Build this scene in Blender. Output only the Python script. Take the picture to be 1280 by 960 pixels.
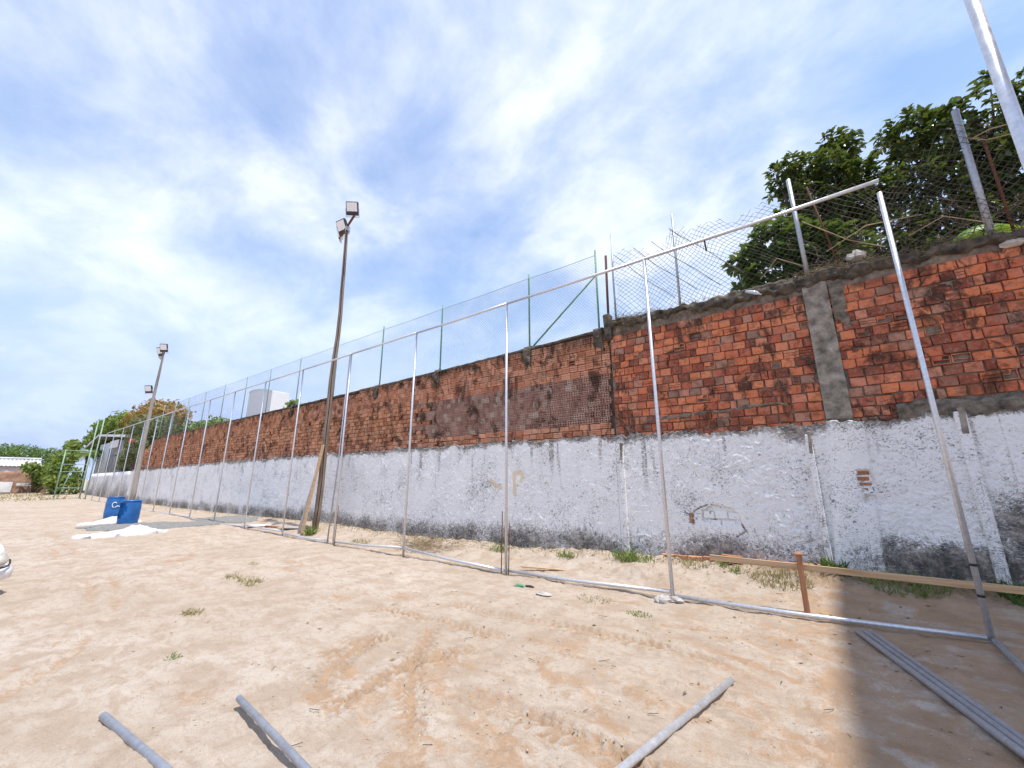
import bpy, math, random
import numpy as np
from mathutils import Vector, Matrix

for o in list(bpy.data.objects):
    bpy.data.objects.remove(o)
S = bpy.context.scene
COL = S.collection
random.seed(7)
RNG = np.random.default_rng(11)

# ------------------------------------------------------------------ camera
CAM_H, PITCH, YAW = 1.70, math.radians(13.53), math.radians(36.70)
cam = bpy.data.objects.new('camera', bpy.data.cameras.new('camera'))
COL.objects.link(cam)
cam.data.sensor_width = 36.0
cam.data.lens = 494.66 / 1280 * 36.0
cam.data.clip_start = 0.05
cam.data.clip_end = 3000
fwd = Vector((-math.sin(YAW) * math.cos(PITCH), math.cos(YAW) * math.cos(PITCH), math.sin(PITCH)))
rgt = Vector((math.cos(YAW), math.sin(YAW), 0))
upv = rgt.cross(fwd)
cam.matrix_world = Matrix(((rgt.x, upv.x, -fwd.x, 0), (rgt.y, upv.y, -fwd.y, 0), (rgt.z, upv.z, -fwd.z, CAM_H), (0, 0, 0, 1)))
S.camera = cam

# ------------------------------------------------------------------ sky, sun, exposure
SUN_EL = math.radians(74)
SUN_AZ = math.radians(93.0)          # measured from +Y towards +X
SKY_STRENGTH = 0.12
world = bpy.data.worlds.new('World')
S.world = world
world.use_nodes = True
wn = world.node_tree
wn.nodes.clear()


def nd(nt, t, **k):
    n = nt.nodes.new(t)
    for a, b in k.items():
        setattr(n, a, b)
    return n


def lk(nt, a, b):
    nt.links.new(a, b)


def mth(nt, op, a, b=None, clamp=False):
    n = nd(nt, 'ShaderNodeMath', operation=op)
    n.use_clamp = clamp
    for i, v in enumerate((a, b)):
        if v is None:
            continue
        if isinstance(v, (int, float)):
            n.inputs[i].default_value = v
        else:
            lk(nt, v, n.inputs[i])
    return n.outputs[0]


def noi(nt, vec, scale, detail=4, rough=0.55, dist=0.0, dim='3D'):
    n = nd(nt, 'ShaderNodeTexNoise', noise_dimensions=dim)
    n.inputs['Scale'].default_value = scale
    n.inputs['Detail'].default_value = detail
    n.inputs['Roughness'].default_value = rough
    n.inputs['Distortion'].default_value = dist
    if vec is not None:
        lk(nt, vec, n.inputs['Vector'])
    return n.outputs[0]


def rmp(nt, fac, stops, interp='LINEAR'):
    n = nd(nt, 'ShaderNodeValToRGB')
    cr = n.color_ramp
    cr.interpolation = interp
    while len(cr.elements) < len(stops):
        cr.elements.new(0.5)
    for e, (p, c) in zip(cr.elements, stops):
        e.position = p
        e.color = (c, c, c, 1) if isinstance(c, (int, float)) else (*c, 1)
    lk(nt, fac, n.inputs[0])
    return n.outputs[0]


def mix(nt, fac, a, b, blend='MIX'):
    n = nd(nt, 'ShaderNodeMix', data_type='RGBA', blend_type=blend)
    for sock, v in ((n.inputs[0], fac), (n.inputs[6], a), (n.inputs[7], b)):
        if isinstance(v, (int, float)):
            sock.default_value = v
        elif isinstance(v, tuple):
            sock.default_value = (*v, 1)
        else:
            lk(nt, v, sock)
    return n.outputs[2]


def vscale(nt, vec, s):
    n = nd(nt, 'ShaderNodeVectorMath', operation='MULTIPLY')
    lk(nt, vec, n.inputs[0])
    n.inputs[1].default_value = s
    return n.outputs[0]


tc = nd(wn, 'ShaderNodeTexCoord')
sky = nd(wn, 'ShaderNodeTexSky', sky_type='NISHITA')
sky.sun_disc = False
sky.sun_elevation = SUN_EL
sky.sun_rotation = SUN_AZ
sky.air_density = 1.6
sky.dust_density = 0.3
sky.ozone_density = 4.0
# thin high cloud: noise on the plane of a cloud layer overhead
sep = nd(wn, 'ShaderNodeSeparateXYZ')
lk(wn, tc.outputs['Generated'], sep.inputs[0])
zc = mth(wn, 'ADD', mth(wn, 'MAXIMUM', sep.outputs[2], 0.0), 0.34)
cb = nd(wn, 'ShaderNodeCombineXYZ')
lk(wn, mth(wn, 'DIVIDE', sep.outputs[0], zc), cb.inputs[0])
lk(wn, mth(wn, 'DIVIDE', sep.outputs[1], zc), cb.inputs[1])
cmap = nd(wn, 'ShaderNodeMapping')
cmap.inputs['Rotation'].default_value = (0, 0, math.radians(18))
cmap.inputs['Scale'].default_value = (1.0, 1.15, 1)
cmap.inputs['Location'].default_value = (10.1, 13.7, 0)
lk(wn, cb.outputs[0], cmap.inputs[0])
n1 = noi(wn, cmap.outputs[0], 1.0, 3, 0.5, 0.3)
n2 = noi(wn, cmap.outputs[0], 3.2, 9, 0.58, 0.25)
n3 = noi(wn, cmap.outputs[0], 11.0, 6, 0.6, 0.2)
cl = mth(wn, 'ADD', mth(wn, 'MULTIPLY', n1, 0.58), mth(wn, 'ADD', mth(wn, 'MULTIPLY', n2, 0.38), mth(wn, 'MULTIPLY', n3, 0.10)))
hz = rmp(wn, sep.outputs[2], [(0.0, 0.40), (0.15, 0.26), (0.42, 0.0)])
mask = rmp(wn, mth(wn, 'ADD', cl, hz), [(0.41, 0.03), (0.51, 0.24), (0.61, 0.56), (0.75, 0.92)])
ccol = rmp(wn, n2, [(0.3, (4.1, 4.4, 5.2)), (0.62, (5.7, 5.75, 5.8))])
ccol = mix(wn, 1.0, ccol, rmp(wn, sep.outputs[2], [(0.0, (0.42, 0.53, 0.80)), (0.25, (0.58, 0.67, 0.88)), (0.5, (1, 1, 1))]), 'MULTIPLY')
skyb = mix(wn, 1.0, sky.outputs[0], (0.88, 0.82, 0.85), 'MULTIPLY')
skyc = mix(wn, mask, skyb, ccol)
bg = nd(wn, 'ShaderNodeBackground')
bg.inputs['Strength'].default_value = SKY_STRENGTH
lk(wn, skyc, bg.inputs[0])
wo = nd(wn, 'ShaderNodeOutputWorld')
lk(wn, bg.outputs[0], wo.inputs[0])

sun = bpy.data.objects.new('sun', bpy.data.lights.new('sun', 'SUN'))
COL.objects.link(sun)
sun.data.energy = 2.45
sun.data.angle = math.radians(1.1)
sun.data.color = (1.0, 0.955, 0.89)
sd = Vector((math.sin(SUN_AZ) * math.cos(SUN_EL), math.cos(SUN_AZ) * math.cos(SUN_EL), math.sin(SUN_EL)))
sun.rotation_euler = sd.to_track_quat('Z', 'Y').to_euler()
sun.location = (10, 0, 30)

S.render.engine = 'CYCLES'
S.view_settings.view_transform = 'Standard'
S.view_settings.look = 'None'
S.view_settings.gamma = 1.0
S.view_settings.use_curve_mapping = False
S.view_settings.exposure = 1.05


# ------------------------------------------------------------------ numeric helpers
def _h(ix, iy, seed):
    n = (ix.astype(np.int64) * 374761393 + iy.astype(np.int64) * 668265263 + seed * 1442695041) & 0xFFFFFFFF
    n = ((n ^ (n >> 13)) * 1274126177) & 0xFFFFFFFF
    n = (n ^ (n >> 16)) & 0xFFFF
    return n / 32767.5 - 1.0


def vn(x, y, seed=0):
    x = np.asarray(x, float); y = np.asarray(y, float)
    ix, iy = np.floor(x), np.floor(y)
    fx, fy = x - ix, y - iy
    fx = fx * fx * fx * (fx * (fx * 6 - 15) + 10)
    fy = fy * fy * fy * (fy * (fy * 6 - 15) + 10)
    a, b = _h(ix, iy, seed), _h(ix + 1, iy, seed)
    c, d = _h(ix, iy + 1, seed), _h(ix + 1, iy + 1, seed)
    return (a + (b - a) * fx) * (1 - fy) + (c + (d - c) * fx) * fy


def fbm(x, y, o=4, seed=0, g=0.5):
    s, a = 0.0, 1.0
    for i in range(o):
        s = s + a * vn(x * 2 ** i + 17.3 * i, y * 2 ** i - 9.1 * i, seed + i)
        a *= g
    return s


def worley(x, y, seed=0):
    """distance to the nearest jittered cell point"""
    ix, iy = np.floor(x), np.floor(y)
    best = np.full(np.shape(x), 9.0)
    for a in (-1, 0, 1):
        for b in (-1, 0, 1):
            cx, cy = ix + a, iy + b
            px = cx + 0.5 + 0.48 * _h(cx, cy, seed)
            py = cy + 0.5 + 0.48 * _h(cx, cy, seed + 77)
            w = 1.0 + 0.35 * _h(cx, cy, seed + 31)
            best = np.minimum(best, np.hypot(x - px, y - py) / w)
    return best


def sst(a, b, x):
    t = np.clip((x - a) / (b - a), 0, 1)
    return t * t * (3 - 2 * t)


def graded(segs):
    out = []
    for a, b, s in segs:
        n = max(1, int(round((b - a) / s)))
        out.append(np.linspace(a, b, n, endpoint=False))
    return np.concatenate(out + [[segs[-1][1]]])


# ------------------------------------------------------------------ object helpers
ORG = {}


def fast_mesh(name, V, F, smooth=False, attrs=None):
    """V (n,3) array; F (m,k) int array of equal faces or list of faces"""
    me = bpy.data.meshes.new(name)
    if isinstance(F, np.ndarray):
        m, k = F.shape
        me.vertices.add(len(V))
        me.vertices.foreach_set('co', np.asarray(V, np.float32).ravel())
        me.loops.add(m * k)
        me.loops.foreach_set('vertex_index', F.astype(np.int32).ravel())
        me.polygons.add(m)
        me.polygons.foreach_set('loop_start', np.arange(0, m * k, k, dtype=np.int32))
        me.polygons.foreach_set('loop_total', np.full(m, k, dtype=np.int32))
        me.update(calc_edges=True)
    else:
        me.from_pydata([tuple(map(float, v)) for v in V], [], [tuple(int(i) for i in f) for f in F])
    for an, av in (attrs or {}).items():
        a = me.attributes.new(an, 'FLOAT', 'POINT')
        a.data.foreach_set('value', np.asarray(av, np.float32))
    if smooth:
        me.polygons.foreach_set('use_smooth', np.ones(len(me.polygons), dtype=bool))
    me.update()
    return me


def link(name, me, mat, parent=None, loc=(0, 0, 0)):
    o = bpy.data.objects.new(name, me)
    COL.objects.link(o)
    if mat is not None and me is not None and len(me.materials) == 0:
        me.materials.append(mat)
    if parent is not None:
        o.parent = parent
        ORG[o.name] = ORG.get(parent.name, np.zeros(3))
    else:
        ORG[o.name] = np.array(loc, float)
    o.location = loc
    return o


def mk(name, V, F, mat, parent=None, smooth=False, attrs=None, base=None):
    """mesh object from world-space vertices"""
    V = np.asarray(V, float)
    if parent is not None:
        org = ORG[parent.name]
        me = fast_mesh(name, V - org, F, smooth, attrs)
        return link(name, me, mat, parent)
    org = np.array(base if base is not None else (V[:, 0].mean(), V[:, 1].mean(), V[:, 2].min()), float)
    me = fast_mesh(name, V - org, F, smooth, attrs)
    return link(name, me, mat, None, tuple(org))


def thing(name, label, cat, loc, group=None):
    o = bpy.data.objects.new(name, None)
    COL.objects.link(o)
    o.empty_display_size = 0.2
    o.location = loc
    ORG[o.name] = np.array(loc, float)
    return tag(o, label, cat, group)


def tag(o, label=None, cat=None, group=None, kind=None):
    if label: o['label'] = label
    if cat: o['category'] = cat
    if group: o['group'] = group
    if kind: o['kind'] = kind
    return o


def box(c, s, R=None):
    c = np.array(c, float); s = np.array(s, float) / 2
    V = np.array([(x, y, z) for x in (-1, 1) for y in (-1, 1) for z in (-1, 1)], float) * s
    if R is not None:
        V = V @ np.array(R).T
    V = V + c
    F = [(0, 1, 3, 2), (4, 6, 7, 5), (0, 4, 5, 1), (2, 3, 7, 6), (0, 2, 6, 4), (1, 5, 7, 3)]
    return V, F


def bbox_bev(c, s, b, R=None):
    """chamfered box"""
    c = np.array(c, float); h = np.array(s, float) / 2
    V = []; idx = {}
    for sx in (-1, 1):
        for sy in (-1, 1):
            for sz in (-1, 1):
                for ax in range(3):
                    p = np.array([sx, sy, sz], float) * (h - b)
                    p[ax] = (sx, sy, sz)[ax] * h[ax]
                    idx[(sx, sy, sz, ax)] = len(V); V.append(p)
    F = []
    for ax in range(3):
        u, v = [(1, 2), (2, 0), (0, 1)][ax]
        for sg in (-1, 1):
            q = []
            for a, bb in ((-1, -1), (1, -1), (1, 1), (-1, 1)):
                s3 = [0, 0, 0]; s3[ax] = sg; s3[u] = a; s3[v] = bb
                q.append(idx[(*s3, ax)])
            F.append(q if sg > 0 else q[::-1])
    for ax in range(3):
        u, v = [(1, 2), (2, 0), (0, 1)][ax]
        for a in (-1, 1):
            for bb in (-1, 1):
                s1 = [0, 0, 0]; s1[u] = a; s1[v] = bb
                lo = list(s1); lo[ax] = -1
                hi = list(s1); hi[ax] = 1
                F.append((idx[(*lo, u)], idx[(*hi, u)], idx[(*hi, v)], idx[(*lo, v)]))
    for sx in (-1, 1):
        for sy in (-1, 1):
            for sz in (-1, 1):
                F.append(tuple(idx[(sx, sy, sz, a)] for a in range(3)))
    V = np.array(V)
    if R is not None:
        V = V @ np.array(R).T
    return V + c, F


def tube(P, r, n=10, cap=True, hollow=0.0):
    P = np.asarray(P, float)
    m = len(P)
    r = np.full(m, r, float) if np.isscalar(r) else np.asarray(r, float)
    T = np.gradient(P, axis=0)
    T /= np.linalg.norm(T, axis=1)[:, None] + 1e-12
    ref = np.array([0, 0, 1.0]) if abs(T[0][2]) < 0.9 else np.array([1.0, 0, 0])
    V = []
    A = np.cross(T[0], ref); A /= np.linalg.norm(A)
    for i in range(m):
        A = A - T[i] * (A @ T[i]); A /= np.linalg.norm(A)
        B = np.cross(T[i], A)
        for k in range(n):
            a = 2 * math.pi * k / n
            V.append(P[i] + r[i] * (math.cos(a) * A + math.sin(a) * B))
    F = [(i * n + k, i * n + (k + 1) % n, (i + 1) * n + (k + 1) % n, (i + 1) * n + k) for i in range(m - 1) for k in range(n)]
    V = np.array(V)
    if hollow > 0:
        off = len(V)
        V2 = []
        for i in range(m):
            for k in range(n):
                V2.append(P[i] + (V[i * n + k] - P[i]) * (1 - hollow))
        V = np.vstack([V, V2])
        F += [(off + i * n + k, off + (i + 1) * n + k, off + (i + 1) * n + (k + 1) % n, off + i * n + (k + 1) % n) for i in range(m - 1) for k in range(n)]
        for i in (0, m - 1):
            F += [(i * n + k, off + i * n + k, off + i * n + (k + 1) % n, i * n + (k + 1) % n) for k in range(n)]
    elif cap:
        F += [tuple(range(n))[::-1], tuple((m - 1) * n + k for k in range(n))]
    return V, F


def join(*parts):
    V, F, o = [], [], 0
    for v, f in parts:
        V.append(np.asarray(v, float))
        F += [tuple(i + o for i in ff) for ff in f]
        o += len(v)
    return np.vstack(V), F


def grid_faces(n, m):
    i, j = np.meshgrid(np.arange(n - 1), np.arange(m - 1), indexing='ij')
    a = (i * m + j).ravel()
    return np.stack([a, a + m, a + m + 1, a + 1], -1)


def rotz(a):
    c, s = math.cos(a), math.sin(a)
    return np.array([[c, -s, 0], [s, c, 0], [0, 0, 1]])


def rotx(a):
    c, s = math.cos(a), math.sin(a)
    return np.array([[1, 0, 0], [0, c, -s], [0, s, c]])


def roty(a):
    c, s = math.cos(a), math.sin(a)
    return np.array([[c, 0, s], [0, 1, 0], [-s, 0, c]])


# ------------------------------------------------------------------ materials
def new_mat(name, rough=0.8, metal=0.0, spec=0.3):
    m = bpy.data.materials.new(name)
    m.use_nodes = True
    nt = m.node_tree
    b = nt.nodes['Principled BSDF']
    b.inputs['Roughness'].default_value = rough
    b.inputs['Metallic'].default_value = metal
    b.inputs['Specular IOR Level'].default_value = spec
    return m, nt, b


def geo_pos(nt):
    return nd(nt, 'ShaderNodeNewGeometry').outputs['Position']


def objco(nt):
    return nd(nt, 'ShaderNodeTexCoord').outputs['Object']


def attr(nt, name):
    n = nd(nt, 'ShaderNodeAttribute')
    n.attribute_name = name
    return n.outputs['Fac']


def bmp(nt, b, h, strength=0.5, dist=0.02):
    n = nd(nt, 'ShaderNodeBump')
    n.inputs['Strength'].default_value = strength
    n.inputs['Distance'].default_value = dist
    lk(nt, h, n.inputs['Height'])
    lk(nt, n.outputs[0], b.inputs['Normal'])


def simple(name, c1, c2, scale=6, rough=0.8, metal=0.0, bs=0.3, bd=0.01, spec=0.3, detail=6, lo=0.3, hi=0.7, stretch=(1, 1, 1)):
    m, nt, b = new_mat(name, rough, metal, spec)
    p = vscale(nt, geo_pos(nt), stretch)
    n = noi(nt, p, scale, detail, 0.6)
    lk(nt, rmp(nt, n, [(lo, c1), (hi, c2)]), b.inputs['Base Color'])
    if bs:
        bmp(nt, b, noi(nt, p, scale * 3, 5, 0.6), bs, bd)
    return m


# sand
def mat_sand():
    m, nt, b = new_mat('sand', 0.95, 0, 0.1)
    p = geo_pos(nt)
    big = noi(nt, p, 0.35, 5, 0.6)
    mid = noi(nt, p, 2.3, 6, 0.65)
    fine = noi(nt, p, 22, 6, 0.7)
    c = rmp(nt, big, [(0.3, (0.425, 0.35, 0.275)), (0.55, (0.49, 0.415, 0.34)), (0.75, (0.54, 0.47, 0.40))])
    c = mix(nt, rmp(nt, mid, [(0.44, 0.0), (0.60, 0.7)]), c, (0.37, 0.28, 0.205))
    damp_shade = attr(nt, 'damp_shade')
    dn = mth(nt, 'ADD', damp_shade, mth(nt, 'MULTIPLY', mth(nt, 'SUBTRACT', noi(nt, p, 12, 7, 0.75, 0.6), 0.5), 1.9))
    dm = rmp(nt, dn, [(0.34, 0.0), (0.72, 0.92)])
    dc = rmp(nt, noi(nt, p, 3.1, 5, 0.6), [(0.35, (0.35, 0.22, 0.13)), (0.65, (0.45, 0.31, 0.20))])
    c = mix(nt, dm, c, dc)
    c = mix(nt, rmp(nt, noi(nt, vscale(nt, p, (1, 2.2, 1)), 4.2, 7, 0.72, 0.8), [(0.50, 0.0), (0.60, 0.5)]), c, (0.35, 0.255, 0.18))
    c = mix(nt, rmp(nt, noi(nt, p, 75, 3, 0.7), [(0.57, 0.0), (0.66, 0.55)]), c, (0.26, 0.19, 0.13))
    c = mix(nt, rmp(nt, fine, [(0.55, 0.0), (0.66, 0.45)]), c, (0.36, 0.26, 0.175))
    soil = attr(nt, 'soil')
    sm = rmp(nt, mth(nt, 'ADD', soil, mth(nt, 'MULTIPLY', mth(nt, 'SUBTRACT', noi(nt, p, 5, 6, 0.7), 0.5), 0.9)), [(0.3, 0.0), (0.75, 0.9)])
    c = mix(nt, sm, c, rmp(nt, noi(nt, p, 14, 5, 0.7), [(0.35, (0.17, 0.115, 0.07)), (0.65, (0.32, 0.24, 0.15))]))
    lk(nt, c, b.inputs['Base Color'])
    h = mth(nt, 'ADD', mth(nt, 'MULTIPLY', noi(nt, p, 30, 6, 0.7), 0.7), mth(nt, 'MULTIPLY', noi(nt, p, 130, 3, 0.6), 0.35))
    bmp(nt, b, h, 0.8, 0.03)
    return m


def mat_plaster():
    m, nt, b = new_mat('whitewash', 0.9, 0, 0.15)
    p = geo_pos(nt)
    base = rmp(nt, noi(nt, p, 1.3, 4, 0.6), [(0.35, (0.86, 0.85, 0.825)), (0.65, (0.90, 0.89, 0.87))])
    spk = noi(nt, vscale(nt, p, (1, 1, 1.35)), 15, 6, 0.78, 2.0)
    low = noi(nt, p, 1.7, 4, 0.6)
    k = mth(nt, 'ADD', spk, mth(nt, 'MULTIPLY', mth(nt, 'SUBTRACT', low, 0.5), 0.30))
    c = mix(nt, rmp(nt, k, [(0.555, 0.0), (0.62, 0.9)]), base, (0.13, 0.12, 0.115))
    dirt = attr(nt, 'dirt')
    dn = noi(nt, vscale(nt, p, (1, 1, 1.4)), 15, 8, 0.82, 1.8)
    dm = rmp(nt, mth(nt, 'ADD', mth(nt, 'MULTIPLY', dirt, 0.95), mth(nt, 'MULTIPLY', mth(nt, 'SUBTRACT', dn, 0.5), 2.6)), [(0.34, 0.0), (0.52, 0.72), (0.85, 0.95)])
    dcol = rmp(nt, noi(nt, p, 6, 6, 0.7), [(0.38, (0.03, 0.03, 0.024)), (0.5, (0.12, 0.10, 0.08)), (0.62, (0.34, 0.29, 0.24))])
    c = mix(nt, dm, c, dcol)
    yel = rmp(nt, mth(nt, 'ADD', attr(nt, 'yellow'), mth(nt, 'MULTIPLY', mth(nt, 'SUBTRACT', noi(nt, p, 25, 4, 0.7), 0.5), 0.7)), [(0.35, 0.0), (0.7, 0.62)])
    c = mix(nt, yel, c, (0.72, 0.52, 0.25))
    lk(nt, c, b.inputs['Base Color'])
    h = mth(nt, 'ADD', noi(nt, vscale(nt, p, (1, 1, 1.4)), 24, 5, 0.65, 0.8), mth(nt, 'MULTIPLY', noi(nt, p, 80, 4, 0.6), 0.4))
    bmp(nt, b, h, 0.6, 0.025)
    return m


def mat_brick(name, src, palette, mould_z, mottled=0.55, dust=(0.42, 0.30, 0.22), mould_amt=1.0, grime=0.6):
    m, nt, b = new_mat(name, 0.92, 0, 0.12)
    p = geo_pos(nt)
    r = nd(nt, 'ShaderNodeObjectInfo').outputs['Random'] if src == 'obj' else attr(nt, 'rnd')
    c = rmp(nt, r, palette, 'LINEAR')
    n = noi(nt, p, 8, 6, 0.68)
    c = mix(nt, rmp(nt, n, [(0.49, 0.0), (0.62, mottled)]), c, (0.15, 0.06, 0.04))
    c = mix(nt, rmp(nt, noi(nt, p, 24, 5, 0.7), [(0.52, 0.0), (0.64, 0.6)]), c, dust)
    c = mix(nt, rmp(nt, noi(nt, p, 3.1, 4, 0.6), [(0.52, 0.0), (0.74, 0.45)]), c, dust)
    c = mix(nt, rmp(nt, noi(nt, vscale(nt, p, (1, 1, 1.4)), 2.2, 8, 0.72, 0.5), [(0.50, 0.0), (0.62, grime)]), c, (0.13, 0.06, 0.04))
    c = mix(nt, rmp(nt, noi(nt, p, 48, 4, 0.7), [(0.56, 0.0), (0.70, 0.55)]), c, (0.09, 0.04, 0.03))
    c = mix(nt, rmp(nt, noi(nt, vscale(nt, p, (1.3, 1, 1)), 1.7, 9, 0.75, 0.8), [(0.52, 0.0), (0.59, 0.8)]), c, (0.05, 0.032, 0.025))
    sz = nd(nt, 'ShaderNodeSeparateXYZ'); lk(nt, p, sz.inputs[0])
    st = noi(nt, vscale(nt, p, (4.5, 1, 1.3)), 1.0, 7, 0.7)
    mz = mth(nt, 'ADD', mth(nt, 'MULTIPLY', mth(nt, 'SUBTRACT', sz.outputs[2], mould_z), 0.95), mth(nt, 'MULTIPLY', mth(nt, 'SUBTRACT', st, 0.5), 2.2))
    c = mix(nt, rmp(nt, mz, [(0.06, 0.0), (0.42, 0.92 * mould_amt)]), c, rmp(nt, noi(nt, p, 17, 4, 0.7), [(0.4, (0.022, 0.018, 0.014)), (0.65, (0.10, 0.075, 0.055))]))
    lk(nt, c, b.inputs['Base Color'])
    bmp(nt, b, mth(nt, 'ADD', noi(nt, p, 40, 5, 0.7), mth(nt, 'MULTIPLY', n, 0.8)), 0.5, 0.012)
    return m


def mat_galv(name, rough=0.38, base=(0.55, 0.57, 0.60)):
    m, nt, b = new_mat(name, rough, 0.65, 0.5)
    p = geo_pos(nt)
    n = noi(nt, p, 28, 5, 0.65)
    lo = tuple(v * 0.78 for v in base)
    c = rmp(nt, n, [(0.35, lo), (0.65, base)])
    c = mix(nt, rmp(nt, noi(nt, p, 4.0, 6, 0.7), [(0.60, 0.0), (0.75, 0.45)]), c, (0.30, 0.27, 0.24))
    lk(nt, c, b.inputs['Base Color'])
    lk(nt, rmp(nt, noi(nt, p, 11, 4, 0.6), [(0.3, rough - 0.08), (0.7, rough + 0.14)]), b.inputs['Roughness'])
    return m


def mat_leaf(name, cols, rough=0.38, trans=0.22):
    m, nt, b = new_mat(name, rough, 0, 0.5)
    r = attr(nt, 'rnd')
    n = len(cols)
    c = rmp(nt, r, [(i / max(1, n - 1), q) for i, q in enumerate(cols)])
    c = mix(nt, rmp(nt, noi(nt, geo_pos(nt), 1.4, 3, 0.5), [(0.35, 0.0), (0.7, 0.35)]), c, tuple(v * 0.55 for v in cols[0]))
    lk(nt, c, b.inputs['Base Color'])
    tr = nd(nt, 'ShaderNodeBsdfTranslucent')
    lk(nt, mix(nt, 0.5, c, (0.35, 0.45, 0.05)), tr.inputs[0])
    ms = nd(nt, 'ShaderNodeMixShader')
    ms.inputs[0].default_value = trans
    lk(nt, b.outputs[0], ms.inputs[1]); lk(nt, tr.outputs[0], ms.inputs[2])
    lk(nt, ms.outputs[0], nt.nodes['Material Output'].inputs[0])
    return m


M = {}
M['sand'] = mat_sand()
M['plaster'] = mat_plaster()
PAL_NEAR = [(0.0, (0.24, 0.07, 0.045)), (0.12, (0.34, 0.095, 0.055)), (0.28, (0.54, 0.145, 0.075)), (0.5, (0.68, 0.20, 0.09)), (0.72, (0.76, 0.255, 0.115)),
            (0.90, (0.64, 0.25, 0.16)), (0.96, (0.42, 0.22, 0.15)), (1.0, (0.30, 0.18, 0.13))]
PAL_FAR = [(0.0, (0.36, 0.14, 0.08)), (0.25, (0.55, 0.23, 0.13)), (0.6, (0.66, 0.31, 0.19)), (0.85, (0.70, 0.37, 0.24)), (1.0, (0.38, 0.22, 0.14))]
PAL_BROWN = [(0.0, (0.34, 0.135, 0.07)), (0.4, (0.58, 0.25, 0.13)), (0.8, (0.70, 0.34, 0.19)), (1.0, (0.42, 0.25, 0.16))]
PAL_PERF = [(0.0, (0.34, 0.18, 0.14)), (0.4, (0.47, 0.27, 0.21)), (0.8, (0.56, 0.36, 0.28)), (1.0, (0.62, 0.52, 0.43))]
for src in ('obj', 'rnd'):
    M['bnear_' + src] = mat_brick('fired_clay_' + src, src, PAL_NEAR, 4.62, 0.5)
    M['bfar_' + src] = mat_brick('ribbed_clay_' + src, src, PAL_FAR, 4.55, 0.28, dust=(0.52, 0.36, 0.26), grime=0.4)
    M['bbrown_' + src] = mat_brick('weathered_clay_' + src, src, PAL_BROWN, 4.52, 0.35, dust=(0.50, 0.34, 0.22), grime=0.4)
    M['bperf_' + src] = mat_brick('hollow_clay_' + src, src, PAL_PERF, 4.8, 0.15, dust=(0.58, 0.46, 0.37), grime=0.25)
M['mortar_near'] = simple('mortar_pale', (0.09, 0.065, 0.05), (0.33, 0.27, 0.21), 7, 0.95, bs=0.8, bd=0.03)
M['mortar_far'] = simple('mortar_dark', (0.05, 0.035, 0.027), (0.17, 0.12, 0.09), 7, 0.95, bs=0.8, bd=0.03)
M['concrete_old'] = simple('old_concrete', (0.022, 0.019, 0.016), (0.19, 0.16, 0.125), 6.5, 0.95, bs=0.9, bd=0.03, detail=9)
M['concrete_pillar'] = simple('pillar_concrete', (0.10, 0.085, 0.065), (0.46, 0.41, 0.34), 6, 0.95, bs=0.9, bd=0.03, detail=9)
M['render_grey'] = simple('bare_render', (0.06, 0.052, 0.04), (0.33, 0.28, 0.22), 8, 0.95, bs=1.0, bd=0.04, detail=9)
M['galv'] = mat_galv('galvanised_steel', 0.36, (0.74, 0.755, 0.78))
M['galv_dull'] = mat_galv('dull_galvanised_steel', 0.46, (0.46, 0.48, 0.52))
M['rust'] = simple('rusty_iron', (0.07, 0.03, 0.02), (0.20, 0.09, 0.05), 30, 0.9, 0.2)
M['green_paint'] = simple('green_paint', (0.11, 0.24, 0.16), (0.20, 0.36, 0.25), 14, 0.55, bs=0.1)
M['green_pale'] = simple('faded_green_paint', (0.20, 0.33, 0.25), (0.36, 0.48, 0.38), 5, 0.6, bs=0.1)
M['wire'] = simple('fence_wire', (0.12, 0.14, 0.13), (0.24, 0.27, 0.25), 20, 0.55, 0.6, bs=0)
M['wire_dark'] = simple('old_wire', (0.06, 0.055, 0.05), (0.19, 0.175, 0.16), 8, 0.8, 0.3, bs=0)
M['pole_wood'] = simple('weathered_pole', (0.15, 0.11, 0.08), (0.34, 0.27, 0.21), 7, 0.9, bs=0.6, bd=0.02, stretch=(3, 3, 0.25))
M['pole_pale'] = simple('pale_concrete_pole', (0.27, 0.24, 0.205), (0.42, 0.385, 0.34), 6, 0.9, bs=0.4, bd=0.02, stretch=(2, 2, 0.3))
M['plank'] = simple('raw_plank', (0.40, 0.24, 0.12), (0.60, 0.42, 0.25), 6, 0.8, bs=0.4, stretch=(0.4, 5, 5))
M['plank_red'] = simple('reddish_timber', (0.30, 0.12, 0.055), (0.46, 0.22, 0.11), 9, 0.8, bs=0.4, stretch=(5, 5, 0.5))
M['lamp_case'] = simple('lamp_housing', (0.03, 0.03, 0.032), (0.07, 0.07, 0.075), 15, 0.5, 0.2, bs=0)
M['lamp_alu'] = simple('lamp_aluminium', (0.5, 0.5, 0.5), (0.7, 0.7, 0.7), 15, 0.4, 0.6, bs=0)
M['lamp_glass'] = simple('lamp_glass', (0.80, 0.80, 0.82), (0.88, 0.88, 0.88), 5, 0.08, 0.0, bs=0, spec=0.6)
M['black'] = simple('black_plastic', (0.012, 0.012, 0.012), (0.03, 0.03, 0.03), 10, 0.5, bs=0)
M['blue'] = simple('blue_plastic', (0.012, 0.10, 0.33), (0.025, 0.17, 0.46), 4, 0.42, bs=0.1, spec=0.5)
M['white_paint'] = simple('white_paint', (0.74, 0.74, 0.74), (0.84, 0.84, 0.84), 3, 0.6, bs=0.1)
M['lime'] = simple('white_lime_sand', (0.50, 0.49, 0.475), (0.64, 0.63, 0.615), 5, 0.95, bs=0.7, bd=0.03)
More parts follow.
